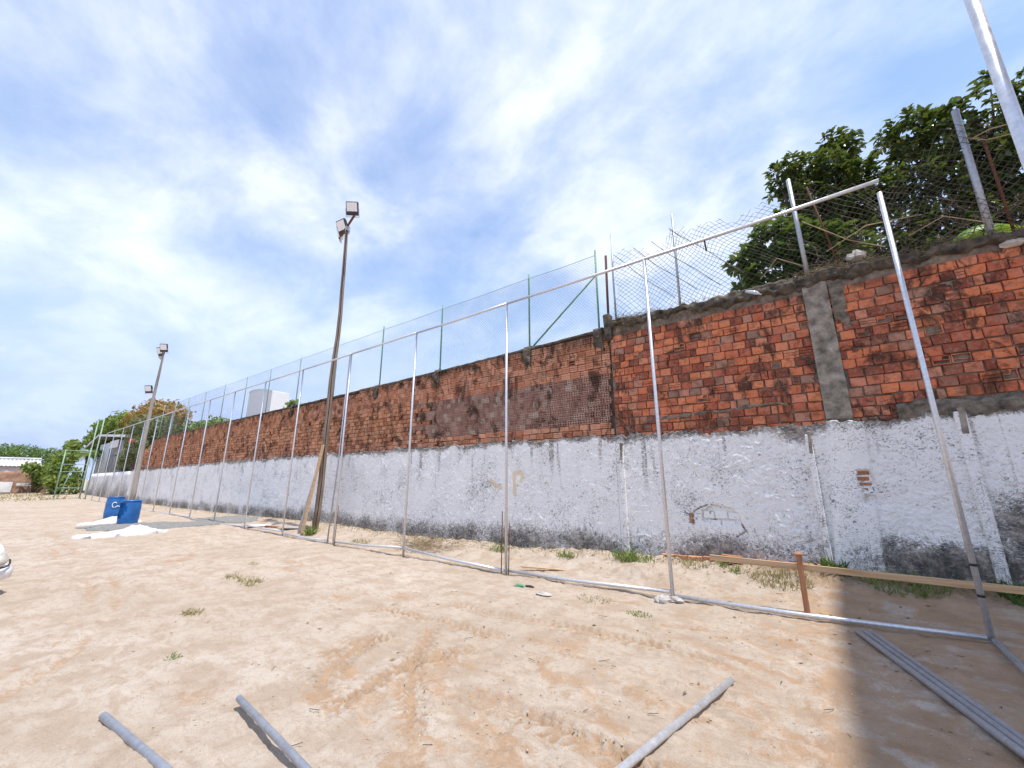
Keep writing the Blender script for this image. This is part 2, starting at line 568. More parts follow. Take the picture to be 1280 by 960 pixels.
M['gravel'] = simple('grey_gravel', (0.17, 0.165, 0.155), (0.36, 0.35, 0.33), 18, 0.95, bs=1.0, bd=0.04)
M['house_white'] = simple('house_paint', (0.70, 0.69, 0.67), (0.82, 0.81, 0.80), 1.2, 0.9, bs=0.2)
M['house_grey'] = simple('stained_render', (0.12, 0.115, 0.11), (0.38, 0.37, 0.36), 1.1, 0.95, bs=0.3, lo=0.35, hi=0.65, stretch=(1, 1, 0.5))
M['shade_fill'] = simple('opening_shade', (0.03, 0.03, 0.032), (0.06, 0.06, 0.065), 2, 0.9, bs=0)  # near-black colour standing in for shade inside the porch and doorway
M['roof_tile'] = simple('roof_tile', (0.28, 0.22, 0.18), (0.48, 0.42, 0.36), 2, 0.9, bs=0.3)
M['roof_sheet'] = simple('fibre_sheet', (0.50, 0.50, 0.50), (0.70, 0.70, 0.69), 1.5, 0.85, bs=0.2)
M['ruin_brick'] = simple('ruined_masonry', (0.26, 0.12, 0.07), (0.50, 0.34, 0.25), 1.6, 0.95, bs=0.8, bd=0.05, detail=9)
M['bark'] = simple('bark', (0.05, 0.035, 0.025), (0.15, 0.11, 0.08), 8, 0.95, bs=0.8, bd=0.02)
M['dry'] = simple('dry_stalk', (0.22, 0.16, 0.09), (0.44, 0.35, 0.22), 6, 0.95, bs=0)
M['creeper'] = simple('dead_creeper_stalk', (0.05, 0.04, 0.028), (0.34, 0.27, 0.17), 9, 0.95, bs=0)
M['car_white'] = simple('car_paint', (0.80, 0.80, 0.80), (0.83, 0.83, 0.83), 2, 0.18, bs=0, spec=0.6)
M['car_dark'] = simple('car_trim', (0.015, 0.015, 0.016), (0.03, 0.03, 0.03), 8, 0.4, bs=0)
M['car_glass'] = simple('car_glass', (0.03, 0.035, 0.04), (0.05, 0.055, 0.06), 2, 0.05, bs=0, spec=0.8)
M['headlamp'] = simple('headlamp_lens', (0.60, 0.56, 0.42), (0.80, 0.79, 0.72), 9, 0.08, 0.3, bs=0.2, spec=0.8)
M['tyre'] = simple('tyre_rubber', (0.015, 0.015, 0.015), (0.03, 0.03, 0.03), 20, 0.85, bs=0.2)
M['rock'] = simple('pebble', (0.30, 0.23, 0.17), (0.58, 0.50, 0.42), 9, 0.95, bs=0.5)
M['rubble'] = simple('concrete_lump', (0.30, 0.27, 0.24), (0.58, 0.54, 0.49), 9, 0.95, bs=0.8)
M['scrap_green'] = simple('green_bag', (0.05, 0.20, 0.10), (0.12, 0.34, 0.20), 12, 0.5, bs=0)
M['bottle'] = simple('clear_bottle', (0.35, 0.42, 0.50), (0.62, 0.68, 0.74), 6, 0.15, bs=0, spec=0.6)
M['leaf_dark'] = mat_leaf('leaf_dark', [(0.022, 0.045, 0.016), (0.045, 0.082, 0.024), (0.075, 0.125, 0.034), (0.15, 0.13, 0.05)], 0.28, 0.2)
M['leaf_mid'] = mat_leaf('leaf_mid', [(0.03, 0.085, 0.018), (0.065, 0.15, 0.025), (0.12, 0.23, 0.04)], 0.36, 0.25)
M['leaf_banana'] = mat_leaf('leaf_banana', [(0.13, 0.28, 0.03), (0.2, 0.38, 0.05)], 0.4, 0.4)
M['leaf_far'] = mat_leaf('leaf_far', [(0.09, 0.15, 0.025), (0.18, 0.26, 0.04), (0.30, 0.36, 0.07)], 0.6, 0.3)
M['leaf_grey'] = mat_leaf('leaf_grey', [(0.06, 0.08, 0.035), (0.12, 0.14, 0.06), (0.18, 0.19, 0.09)], 0.6, 0.2)
M['leaf_orange'] = mat_leaf('leaf_orange', [(0.14, 0.16, 0.03), (0.38, 0.19, 0.05), (0.55, 0.22, 0.07)], 0.6, 0.25)
M['leaf_wood'] = mat_leaf('leaf_wood', [(0.05, 0.10, 0.022), (0.09, 0.16, 0.03), (0.14, 0.22, 0.045)], 0.7, 0.2)
M['litter'] = mat_leaf('dry_leaf', [(0.10, 0.06, 0.03), (0.22, 0.13, 0.06), (0.34, 0.24, 0.13)], 0.8, 0.1)
M['grass'] = mat_leaf('grass_blade', [(0.10, 0.19, 0.03), (0.18, 0.28, 0.05), (0.33, 0.33, 0.12)], 0.6, 0.3)
M['grass_dry'] = mat_leaf('dry_grass', [(0.28, 0.24, 0.09), (0.40, 0.33, 0.15), (0.48, 0.40, 0.22)], 0.8, 0.25)

# ------------------------------------------------------------------ ground
WX = [-90, -60, -35, -22, -14, -10, -6, -2.3, 0, 1.6, 5]
WZ = [0.15, 0.08, 0.0, 0.09, 0.17, 0.12, 0.18, 0.29, 0.38, 0.365, 0.4]
FX = [-90, -60, -40, -20, -14, -8, -4.8, -1.8, 1.15, 4]
FZ = [0.15, 0.05, 0.05, 0.0, -0.04, -0.04, 0.0, 0.01, 0.13, 0.2]


def zbase(x, y):
    x = np.asarray(x, float); y = np.asarray(y, float)
    fz = np.interp(x, FX, FZ); wz = np.interp(x, WX, WZ)
    a = sst(3.0, 6.3, y) * fz
    z = a + (wz - fz) * sst(6.6, 7.9, y)
    return z + 0.15 * sst(-62, -80, x) * sst(8, -2, y)


TRACKS = {  # paths of wheel tracks (ground x, y)
    'A': ([(-2.75, 2.74), (-2.46, 2.77), (-2.1, 2.82), (-1.66, 2.78), (-1.24, 2.75), (-0.7, 2.7)], 0.15, 'tread'),
    'B': ([(-3.38, 1.94), (-3.68, 2.19), (-3.95, 2.54), (-4.08, 2.99), (-4.02, 3.38)], 0.16, 'tread'),
    'G': ([(-3.1, 1.75), (-3.22, 2.2), (-3.3, 2.7), (-3.2, 3.2), (-2.9, 3.7)], 0.13, 'tread'),
    'H': ([(-2.3, 2.0), (-2.7, 2.35), (-3.05, 2.62), (-3.5, 3.1), (-3.9, 3.7)], 0.12, 'tread'),
    'D': ([(-4.6, 4.36), (-3.52, 4.38), (-2.65, 4.5), (-1.98, 4.55), (-1.41, 4.6), (-0.76, 4.55)], 0.15, 'tread'),
    'D2': ([(-5.2, 3.55), (-4.2, 3.7), (-3.4, 3.75), (-2.8, 3.85)], 0.14, 'tread'),
    'C': ([(-4.9, 0.0), (-5.48, 0.49), (-5.87, 0.78), (-6.59, 1.12), (-7.67, 1.48), (-8.87, 1.77), (-10.93, 1.93), (-13.6, 1.94), (-16.5, 1.91), (-20.6, 1.98), (-26, 2.3)], 0.10, 'rut'),
    'C3': ([(-5.2, -0.2), (-5.9, 0.45), (-6.4, 0.75), (-7.3, 1.12), (-8.2, 1.38), (-9.3, 1.52), (-11.5, 1.6), (-14, 1.62), (-18, 1.6)], 0.09, 'rut'),
    'C2': ([(-22.9, 0.4), (-22.6, 1.5), (-23.4, 2.6), (-24.98, 3.66), (-28.96, 6.0)], 0.22, 'rut'),
    'E': ([(-3.03, 4.06), (-2.32, 3.92), (-1.72, 3.74), (-1.19, 3.57), (-0.66, 3.37)], 0.14, 'ridge'),
    'F': ([(-1.6, 5.85), (-1.17, 5.55), (-0.36, 5.0), (0.17, 4.63), (0.8, 4.2)], 0.10, 'rut'),
    'F2': ([(-1.4, 4.2), (-0.7, 3.9), (0.1, 3.5), (0.6, 3.2)], 0.09, 'rut'),
}
DAMP = [(-3.82, 2.47, .42), (-3.03, 3.0, .42), (-2.94, 2.3, .4), (-2.26, 2.55, .55), (-1.85, 2.4, .55), (-2.1, 2.0, .5), (-2.1, 3.45, .42), (-2.33, 4.1, .35),
        (-1.45, 3.1, .42), (-4.3, 1.48, .3), (-2.92, 2.7, .4), (-4.19, 2.78, .3), (-1.14, 3.55, .4), (-0.81, 4.6, .5), (-5.07, 4.08, .35), (-5.81, 3.7, .35),
        (-3.4, 2.0, .25), (-0.4, 5.3, .6), (0.4, 5.0, .8), (0.6, 3.8, .9), (-8.8, 4.3, .5), (-11.5, 3.1, .6)]


def ground_fn(X, Y):
    z = zbase(X, Y)
    near = sst(-40, -12, X) * sst(-3, 0, Y)
    z = z + 0.022 * fbm(X * 0.55, Y * 0.55, 3, 3) + near * (0.011 * fbm(X * 1.9 + 3, Y * 2.2, 3, 21) + 0.008 * fbm(X * 8.5, Y * 9.5, 3, 35, 0.7))
    # foot and wheel scuffs running with the traffic
    sc1 = vn(X * 4.5 + Y * 2.0, Y * 12 - X * 3.2, 51); sc2 = vn(X * 9.5 - Y * 3.0, Y * 21 + X * 5.2, 52)
    zone = 0.35 + 0.65 * sst(-0.3, 0.4, vn(X * 0.8, Y * 0.9, 53))
    z = z + near * zone * (0.020 * np.maximum(0, sc1) ** 1.5 + 0.013 * np.abs(sc2))
    damp_shade = 0.32 * sst(-5.5, -1.5, X) + 0.30 * sst(-1.2, 0.2, X) + 0.30 * sst(-0.45, 0.15, X)  # browner to the right; last step paints extra brown where the roof's shadow falls
    damp_shade = (damp_shade + near * zone * (0.30 * np.maximum(0, -sc1) + 0.22 * np.maximum(0, 0.35 - np.abs(sc2)))) * sst(9, 7, Y)  # furrow shade put into the colour so the scuffs stand out
    for cx, cy, r in DAMP:
        u_, v_ = (X - cx) * 0.94 - (Y - cy) * 0.34, (X - cx) * 0.34 + (Y - cy) * 0.94
        damp_shade = np.maximum(damp_shade, 0.74 * np.exp(-(u_ * u_ / (1.9 * r * r) + v_ * v_ / (0.55 * r * r))))
    damp_shade = damp_shade * (0.75 + 0.5 * vn(X * 3.5 - Y, Y * 8 + X * 2.5, 77))
    rough = np.exp(-((X + 2.1) ** 2 / 1.1 + (Y - 2.3) ** 2 / 0.55)) + 0.8 * np.exp(-((X + 2.9) ** 2 / 0.3 + (Y - 3.0) ** 2 / 0.2))
    z = z + rough * (0.012 * fbm(X * 10, Y * 10, 3, 61, 0.7))
    for pts, w, kind in TRACKS.values():
        P = np.array(pts, float)
        # smooth the path
        for _ in range(3):
            Q = [P[0]]
            for a, b in zip(P[:-1], P[1:]):
                Q += [0.75 * a + 0.25 * b, 0.25 * a + 0.75 * b]
            Q.append(P[-1]); P = np.array(Q)
        mn, mx = P.min(0) - 0.6, P.max(0) + 0.6
        sel = np.where((X > mn[0]) & (X < mx[0]) & (Y > mn[1]) & (Y < mx[1]))
        if len(sel[0]) == 0:
            continue
        x, y = X[sel], Y[sel]
        best = np.full(len(x), 9.0); sgn = np.zeros(len(x)); arc = np.zeros(len(x)); L = 0
        for a, b in zip(P[:-1], P[1:]):
            d = b - a; l = math.hypot(*d)
            if l < 1e-6: continue
            t = np.clip(((x - a[0]) * d[0] + (y - a[1]) * d[1]) / l / l, 0, 1)
            dx, dy = x - a[0] - t * d[0], y - a[1] - t * d[1]
            dd = np.hypot(dx, dy)
            up = dd < best
            best = np.where(up, dd, best)
            sgn = np.where(up, np.sign(d[0] * dy - d[1] * dx), sgn)
            arc = np.where(up, L + t * l, arc)
            L += l
        u = best * sgn
        endf = sst(0, 0.35, arc) * sst(L, L - 0.35, arc)
        patch = 0.6 + 0.4 * sst(-0.35, 0.35, vn(x * 1.7, y * 1.7, 91))
        if kind == 'tread':
            inside = sst(w * 1.05, w * 0.85, best)
            ph = (arc + np.abs(u) * 0.75) / 0.095 + 0.25 * vn(x * 6, y * 6, 5)
            lug = sst(-0.25, 0.35, np.sin(2 * np.pi * ph)) * sst(0.012, 0.035, best)
            rim = np.exp(-((best - w * 1.12) / 0.035) ** 2)
            z[sel] += endf * patch * (inside * (-0.024 + 0.042 * lug) + 0.014 * rim)
            damp_shade[sel] = np.maximum(damp_shade[sel], endf * patch * inside * (1 - lug) * 0.95)
        elif kind == 'rut':
            prof = -np.exp(-(best / w) ** 2) + 0.7 * np.exp(-((best - 1.7 * w) / (0.55 * w)) ** 2)
            z[sel] += endf * patch * 0.022 * min(1, w / 0.1) * prof
            damp_shade[sel] = np.maximum(damp_shade[sel], endf * patch * 0.60 * np.exp(-(best / (1.1 * w)) ** 2))
        else:
            z[sel] += endf * 0.016 * np.exp(-(best / w) ** 2) * (1 + 0.9 * fbm(x * 8, y * 8, 3, 15))
            damp_shade[sel] = np.maximum(damp_shade[sel], endf * patch * 0.55 * np.exp(-(best / (1.2 * w)) ** 2))
    soil = 0.85 * sst(6.9, 7.9, Y) * sst(-1.8, 0.3, X) + 0.40 * sst(7.3, 7.95, Y) * sst(-30, -18, X)
    soil = soil * sst(8.6, 8.1, Y)
    # heap of loose earth near the fence and clods along the wall foot
    z = z + 0.14 * np.exp(-((X + 2.55) ** 2 / 0.22 + (Y - 7.1) ** 2 / 0.09)) * (1 + 0.35 * fbm(X * 7, Y * 7, 3, 44))
    z = z + sst(7.0, 7.8, Y) * sst(8.3, 8.0, Y) * sst(-20, -8, X) * 0.05 * np.maximum(-0.3, fbm(X * 4.5, Y * 4.5, 3, 71))
    return z, damp_shade, soil


xs = graded([(-1500, -300, 120), (-300, -90, 15), (-90, -45, 1.5), (-45, -22, 0.35), (-22, -12, 0.12), (-12, -7, 0.055), (-7, 1.6, 0.024), (1.6, 3.0, 0.06), (3.0, 12, 1.0), (12, 60, 8), (60, 1500, 120)])
ys = graded([(-1500, -60, 120), (-60, -6, 6), (-6, -0.4, 0.3), (-0.4, 0.6, 0.06), (0.6, 5.2, 0.026), (5.2, 8.25, 0.04), (8.25, 20, 0.9), (20, 80, 8), (80, 1500, 120)])
GX, GY = np.meshgrid(xs, ys, indexing='ij')
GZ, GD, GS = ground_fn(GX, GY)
gme = fast_mesh('ground', np.stack([GX, GY, GZ], -1).reshape(-1, 3), grid_faces(len(xs), len(ys)), True, {'damp_shade': GD.ravel(), 'soil': GS.ravel()})
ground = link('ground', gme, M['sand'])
tag(ground, 'pale sandy building plot with tyre tracks and moist orange patches', kind='structure')


def zg(x, y):
    z, _, _ = ground_fn(np.array([[float(x)]]), np.array([[float(y)]]))
    return float(z[0, 0])


# ------------------------------------------------------------------ the tall masonry walls
WY = 8.0            # front of the brickwork
JOINT = -3.24       # where the newer stretch meets the older one


def wtop_far(x):
    return np.interp(x, [-50, -43.5, -40, -38, -12, -6, -3.24], [3.0, 3.1, 4.6, 4.74, 4.88, 4.98, 5.04])


def white_top(x):
    return np.interp(x, [-46, -36, -28, -14, -6, -3.3, -1.3, 0.3, 1.7, 4], [2.42, 2.48, 2.56, 2.62, 2.60, 2.60, 2.53, 2.60, 2.57, 2.55]) + 0.04 * vn(np.asarray(x) * 2.1, 0 * np.asarray(x), 8) + 0.03 * vn(np.asarray(x) * 9, 0 * np.asarray(x) + 3, 9) + 0.022 * vn(np.asarray(x) * 23, 0 * np.asarray(x) + 7, 10)


def in_poly_mask(x, z, pts, soft=0.02):
    inside = np.zeros(x.shape, bool)
    n = len(pts)
    for i in range(n):
        (x1, z1), (x2, z2) = pts[i], pts[(i + 1) % n]
        c = ((z1 > z) != (z2 > z)) & (x < (x2 - x1) * (z - z1) / (z2 - z1 + 1e-12) + x1)
        inside ^= c
    return inside.astype(float)


PATCHES = [[(-1.72, 0.98), (-1.70, 1.16), (-1.60, 1.20), (-1.52, 1.27), (-1.22, 1.21), (-1.12, 1.10), (-1.10, 0.98), (-1.35, 0.92)],
           [(-1.93, 0.93), (-1.93, 1.10), (-1.86, 1.12), (-1.85, 0.92)],
           [(0.50, 1.60), (0.50, 1.83), (0.66, 1.84), (0.67, 1.62), (0.60, 1.52)],
           [(0.53, 1.36), (0.56, 1.48), (0.66, 1.47), (0.66, 1.36), (0.60, 1.32)]]


def seg_d(x, z, a, b):
    d = np.array(b) - np.array(a); l2 = d @ d
    t = np.clip(((x - a[0]) * d[0] + (z - a[1]) * d[1]) / l2, 0, 1)
    return np.hypot(x - a[0] - t * d[0], z - a[1] - t * d[1])


YSTROKES = [((-6.60, 1.67), (-6.47, 1.55)), ((-6.47, 1.55), (-6.27, 1.49)), ((-5.87, 1.83), (-5.83, 1.35)),
            ((-5.87, 1.83), (-5.68, 1.87)), ((-5.68, 1.87), (-5.60, 1.76)), ((-5.60, 1.76), (-5.66, 1.66))]


CRACKS = [[(-1.85, 1.12), (-1.75, 1.2), (-1.6, 1.26)], [(-1.1, 0.96), (-1.05, 0.85), (-1.2, 0.75)]]


def plaster(parent, cols, x_end_close=True):
    nz = 150 if cols[0] < -6 else 190
    t = np.linspace(0, 1, nz)
    X, T = np.meshgrid(cols, t, indexing='ij')
    z0 = -0.15
    Z = z0 + T * (white_top(X) - z0)
    near = sst(-34, -14, X)
    wx_ = X + 0.10 * fbm(X * 3, Z * 3, 2, 12)
    wz_ = Z + 0.10 * fbm(X * 3 + 9, Z * 3, 2, 13)
    a1 = vn(wx_ * 6.5, wz_ * 11, 31)
    w1 = np.sqrt(np.maximum(0, 1 - worley(wx_ * 11 + wz_ * 3, wz_ * 17 - wx_ * 4, 41) ** 2))
    w2 = np.sqrt(np.maximum(0, 1 - worley(wx_ * 24 - wz_ * 6, wz_ * 29 + wx_ * 7, 42) ** 2))
    a2 = vn(wx_ * 17 + wz_ * 5, wz_ * 27 - wx_ * 6, 32)
    a3 = vn(wx_ * 36, wz_ * 44, 33)
    d = 0.005 * a1 + 0.040 * (w1 - 0.85) * (0.6 + 0.4 * a1) + 0.020 * (w2 - 0.85) + 0.006 * (1 - 2 * np.abs(a2)) + 0.005 * a3 + 0.008 * vn(X * 1.1, Z * 1.2, 34)
    d = d * (0.35 + 0.65 * near) * (0.75 + 0.55 * vn(X * 0.7, Z * 1.1, 36))
    for cr in CRACKS:
        for a, b in zip(cr[:-1], cr[1:]):
            if a[0] > cols[0] - 1 and a[0] < cols[-1] + 1:
                d = d - 0.03 * np.exp(-(seg_d(X + 0.015 * vn(X * 20, Z * 20, 3), Z + 0.015 * vn(X * 20, Z * 20, 4), a, b) / 0.010) ** 2)
    smooth_strip = sst(0.25, 0.29, X + 0.02 * (2.6 - Z) * 5) * sst(0.74, 0.70, X + 0.05 * (2.6 - Z))
    d = d * (1 - 0.93 * smooth_strip) + 0.045 * smooth_strip
    expo = np.zeros_like(X)
    for pp in PATCHES:
        expo = np.maximum(expo, in_poly_mask(X + 0.012 * vn(X * 30, Z * 30, 3), Z + 0.012 * vn(X * 30, Z * 30, 4), pp))
    d = d - 0.05 * expo
    if cols[-1] > 0:                      # small pits
        for px, pz, r in [(-1.52, 0.99, .035), (-1.0, 1.05, .018), (-0.62, 1.06, .015), (-0.24, 1.30, .03), (-0.17, 1.36, .02), (-3.02, 1.52, .022), (-2.7, 1.95, .018), (0.56, 1.41, .05), (0.72, 1.95, .02)]:
            d = d - 0.05 * np.exp(-((X - px) ** 2 + (Z - pz) ** 2) / (r * r))
    d = d - 0.06 * sst(0.06, 0.0, T) * 0
    Yv = WY - 0.045 - d
    gz = zbase(X, np.full_like(X, 7.9))
    hh = Z - gz
    lowb = 0.44 + 0.10 * fbm(X * 0.9, 0 * X, 3, 55) + 0.12 * sst(-3.2, 0, X)
    dirt = 0.80 * sst(lowb + 0.34, lowb * 0.25, hh) * (0.85 + 0.3 * vn(X * 2.2, Z * 1.4, 57))
    topd = white_top(X) - Z
    dirt = np.maximum(dirt, 0.78 * sst(0.22 + 0.12 * vn(X * 2.5, 0 * X, 66), 0.0, topd))
    dirt = np.maximum(dirt, 0.92 * sst(-0.75, -0.15, X) * sst(0.12, -0.05, X) * sst(0.45, 0.08, topd))
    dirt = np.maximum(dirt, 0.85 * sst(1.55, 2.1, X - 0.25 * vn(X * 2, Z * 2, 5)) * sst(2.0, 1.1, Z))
    dirt = np.maximum(dirt, 0.80 * np.exp(-((X - 0.02) / 0.035) ** 2) * sst(0.3, 0.6, hh))
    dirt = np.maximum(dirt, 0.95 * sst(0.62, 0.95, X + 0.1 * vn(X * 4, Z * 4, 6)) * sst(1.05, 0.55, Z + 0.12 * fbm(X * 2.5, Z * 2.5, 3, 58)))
    dirt = dirt * (1 - 0.35 * smooth_strip)
    drip = sst(0.25, 0.75, vn(X * 7.5, Z * 0.5, 67) * 0.6 + vn(X * 19, Z * 0.8, 68) * 0.55) * sst(1.5, 0.15, topd + 0.5 * vn(X * 3, 0 * X, 69))
    dirt = np.maximum(dirt, 0.50 * drip)
    for cr in CRACKS:
        for a, b in zip(cr[:-1], cr[1:]):
            if a[0] > cols[0] - 1 and a[0] < cols[-1] + 1:
                dirt = np.maximum(dirt, 0.7 * np.exp(-(seg_d(X, Z, a, b) / 0.02) ** 2))
    yel = np.zeros_like(X)
    if cols[0] < -6:
        for a, b in YSTROKES:
            yel = np.maximum(yel, sst(0.085, 0.02, seg_d(X, Z, a, b)))
    V = np.stack([X, Yv, Z], -1)
    # ragged top lip goes back into the wall
    lip = V[:, -1:, :].copy(); lip[:, :, 1] = WY + 0.06
    V = np.concatenate([V, lip], 1)
    pad = lambda A: np.concatenate([A, A[:, -1:]], 1).ravel()
    return mk('plaster', V.reshape(-1, 3), grid_faces(len(cols), nz + 1)[:, ::-1], M['plaster'], parent, True, {'dirt': pad(dirt), 'yellow': pad(yel)})


# brick shapes (front at local y = 0, depth into +y)
BM = {}


def q4(a, b, c, d): return (a, b, c, d)


def plain_brick(w, h, k):
    key = ('p', round(w, 2), round(h, 3), k)
    if key in BM: return BM[key]
    r = random.Random(hash((round(w * 100), round(h * 1000), k)) & 0xffff)
    j = lambda s: r.uniform(-s, s)
    c = 0.007
    V = []
    base = [(-w / 2 + j(.004), -h / 2 + j(.004)), (w / 2 + j(.004), -h / 2 + j(.004)), (w / 2 + j(.004), h / 2 + j(.004)), (-w / 2 + j(.004), h / 2 + j(.004))]
    # three points per side keep the outline uneven
    ring = []
    for i in range(4):
        a, b = base[i], base[(i + 1) % 4]
        ring.append(a)
        ring.append(((a[0] + b[0]) / 2 + j(.004), (a[1] + b[1]) / 2 + j(.004)))
    chip = r.randrange(8) if k % 3 == 0 else -1
    n = 8
    for y, ins in ((0.09, 0), (0.008, 0), (0.0, c)):
        for i, (x, z) in enumerate(ring):
            f = 1 - ins / math.hypot(x, z)
            yy = y
            if i == chip and y < 0.05:
                f *= 0.86; yy = y + 0.014
            V.append((x * f, yy + (j(.002) if y < 0.05 else 0), z * f))
    V.append((j(.01), -0.001, j(.01)))
    F = []
    for L in range(2):
        for i in range(n):
            F.append((L * n + i, L * n + (i + 1) % n, (L + 1) * n + (i + 1) % n, (L + 1) * n + i))
    for i in range(n):
        F.append((2 * n + i, 2 * n + (i + 1) % n, 3 * n))
    BM[key] = (np.array(V), F)
    return BM[key]


def ribbed_brick(w, h, k):
    key = ('r', round(w, 2), round(h, 3), k)
    if key in BM: return BM[key]
    r = random.Random((round(w * 100) * 7 + k) & 0xffff)
    g = 0.015
    z = lambda t: (t - 0.5) * h
    prof = [(z(0), 0.09), (z(0), 0.004), (z(0.05), 0.0), (z(0.29), 0), (z(0.32), g), (z(0.37), g), (z(0.40), 0), (z(0.60), 0), (z(0.63), g), (z(0.68), g), (z(0.71), 0), (z(0.95), 0), (z(1), 0.004), (z(1), 0.09)]
    V = []
    e1, e2 = r.uniform(-.004, .004), r.uniform(-.004, .004)
    for x, e in ((-w / 2, e1), (w / 2, e2)):
        for zz, y in prof:
            V.append((x + r.uniform(-.003, .003), y + e * 0.5, zz + e))
    n = len(prof)
    F = [(i, n + i, n + i + 1, i + 1) for i in range(n - 1)] + [tuple(range(n)), tuple(range(2 * n - 1, n - 1, -1))]
    BM[key] = (np.array(V), F)
    return BM[key]


def broken_brick(w, h, k):
    key = ('b', round(w, 2), round(h, 3), k)
    if key in BM: return BM[key]
    r = random.Random(k * 31 + 5)
    t = 0.013
    parts = [box((0, 0.05, h / 2 - t / 2), (w, 0.09, t)), box((0, 0.05, -h / 2 + t / 2), (w, 0.09, t)),
             box((-w / 2 + t / 2, 0.05, 0), (t, 0.088, h - 2 * t)), box((w / 2 - t / 2, 0.052, 0), (t, 0.086, h - 2 * t)),
             box((0, 0.058, r.uniform(-.03, .03)), (w - 2 * t, 0.07, t))]
    if k % 2 == 0:
        parts.append(box((-w * 0.2, 0.012, h * 0.22), (w * 0.52, 0.018, h * 0.45), roty(r.uniform(-.2, .2))))
    V, F = join(*parts)
    V = V + np.array([[r.uniform(-.003, .003) for _ in range(3)] for _ in V])
    BM[key] = (V, F)
    return BM[key]


def hollow_brick(w, h, k):
    key = ('h', round(w, 2), round(h, 3), k)
    if key in BM: return BM[key]
    r = random.Random(k + 100)
    t = 0.0135
    aw = (w - 3 * t) / 2; ah = (h - 3 * t) / 2
    X = [-w / 2, -w / 2 + t, -w / 2 + t + aw, w / 2 - t - aw, w / 2 - t, w / 2]
    Z = [-h / 2]
    for i in range(2):
        Z += [Z[-1] + t, Z[-1] + t + ah]
    Z.append(h / 2)
    V, F = [], []
    idx = {}

    def v(i, j, y):
        if (i, j, y) not in idx:
            idx[(i, j, y)] = len(V)
            V.append((X[i] + r.uniform(-.0012, .0012), y + (r.uniform(-.002, .002) if y < .02 else 0), Z[j] + r.uniform(-.0012, .0012)))
        return idx[(i, j, y)]
    for i in range(5):
        for j in range(5):
            if i % 2 == 1 and j % 2 == 1:
                D = 0.062
                F.append((v(i, j, D), v(i + 1, j, D), v(i + 1, j + 1, D), v(i, j + 1, D)))
                for (a, b), (c, d) in (((i, j), (i + 1, j)), ((i + 1, j), (i + 1, j + 1)), ((i + 1, j + 1), (i, j + 1)), ((i, j + 1), (i, j))):
                    F.append((v(a, b, 0.0), v(c, d, 0.0), v(c, d, D), v(a, b, D)))
            else:
                F.append((v(i, j, 0.0), v(i + 1, j, 0.0), v(i + 1, j + 1, 0.0), v(i, j + 1, 0.0)))
    for (a, b), (c, d) in (((0, 0), (5, 0)), ((5, 0), (5, 5)), ((5, 5), (0, 5)), ((0, 5), (0, 0))):
        F.append((v(a, b, 0.0), v(a, b, 0.07), v(c, d, 0.07), v(c, d, 0.0)))
    BM[key] = (np.array(V), F)
    return BM[key]


SHARED = {}


def lay_bricks(parent, specs, keep):
    """specs: list of (kind, w, h, variant, x, y, z, tilt, material key). The ones that show largest become parts."""
    def size(s):
        d = math.dist((s[4], s[5], s[6]), (0, 0, CAM_H))
        return -(s[1] * s[2]) * abs(s[5]) / d ** 3 * (0.4 if s[4] > 2.75 else 1)
    specs = sorted(specs, key=size)
    org = ORG[parent.name]
    fn = {'p': plain_brick, 'r': ribbed_brick, 'b': broken_brick, 'h': hollow_brick}
    nm = {'p': 'brick', 'r': 'brick', 'b': 'broken_brick', 'h': 'hollow_brick'}
    for s in specs[:keep]:
        key = (s[0], round(s[1], 2), round(s[2], 3), s[3], s[8])
        if key not in SHARED:
            V, F = fn[s[0]](s[1], s[2], s[3])
            me = fast_mesh(nm[s[0]], V, F)
            me.materials.append(M[s[8] + '_obj'])
            SHARED[key] = me
        o = bpy.data.objects.new(nm[s[0]], SHARED[key])
        COL.objects.link(o)
        o.parent = parent
        o.location = (s[4] - org[0], s[5] - org[1], s[6] - org[2])
        o.rotation_euler = (s[7] * 0.5, s[7], s[7] * 0.7)
    rest = {}
    for s in specs[keep:]:
        rest.setdefault(s[8], []).append(s)
    for mk_, ss in rest.items():
        Vs, Fs, R, off = [], [], [], 0
        for s in ss:
            V, F = fn[s[0]](s[1], s[2], s[3])
            V = V @ roty(s[7]).T + np.array((s[4], s[5], s[6]))
            Vs.append(V); R.append(np.full(len(V), random.random()))
            Fs += [tuple(i + off for i in f) for f in F]
            off += len(V)
        o = mk('brickwork', np.vstack(Vs), Fs, M[mk_ + '_rnd'], parent, False, {'rnd': np.concatenate(R)})
        o['kind'] = 'stuff'


def course(x0, x1, z, h, widths, gap, rnd):
    out = []
    x = x0 - rnd.random() * widths[0][0]
    while x < x1:
        w = rnd.choices([a for a, _ in widths], [b for _, b in widths])[0]
        a, b = max(x, x0), min(x + w, x1)
        if b - a > 0.05:
            out.append(((a + b) / 2, round(b - a, 2)))
        x += w + gap
    return out


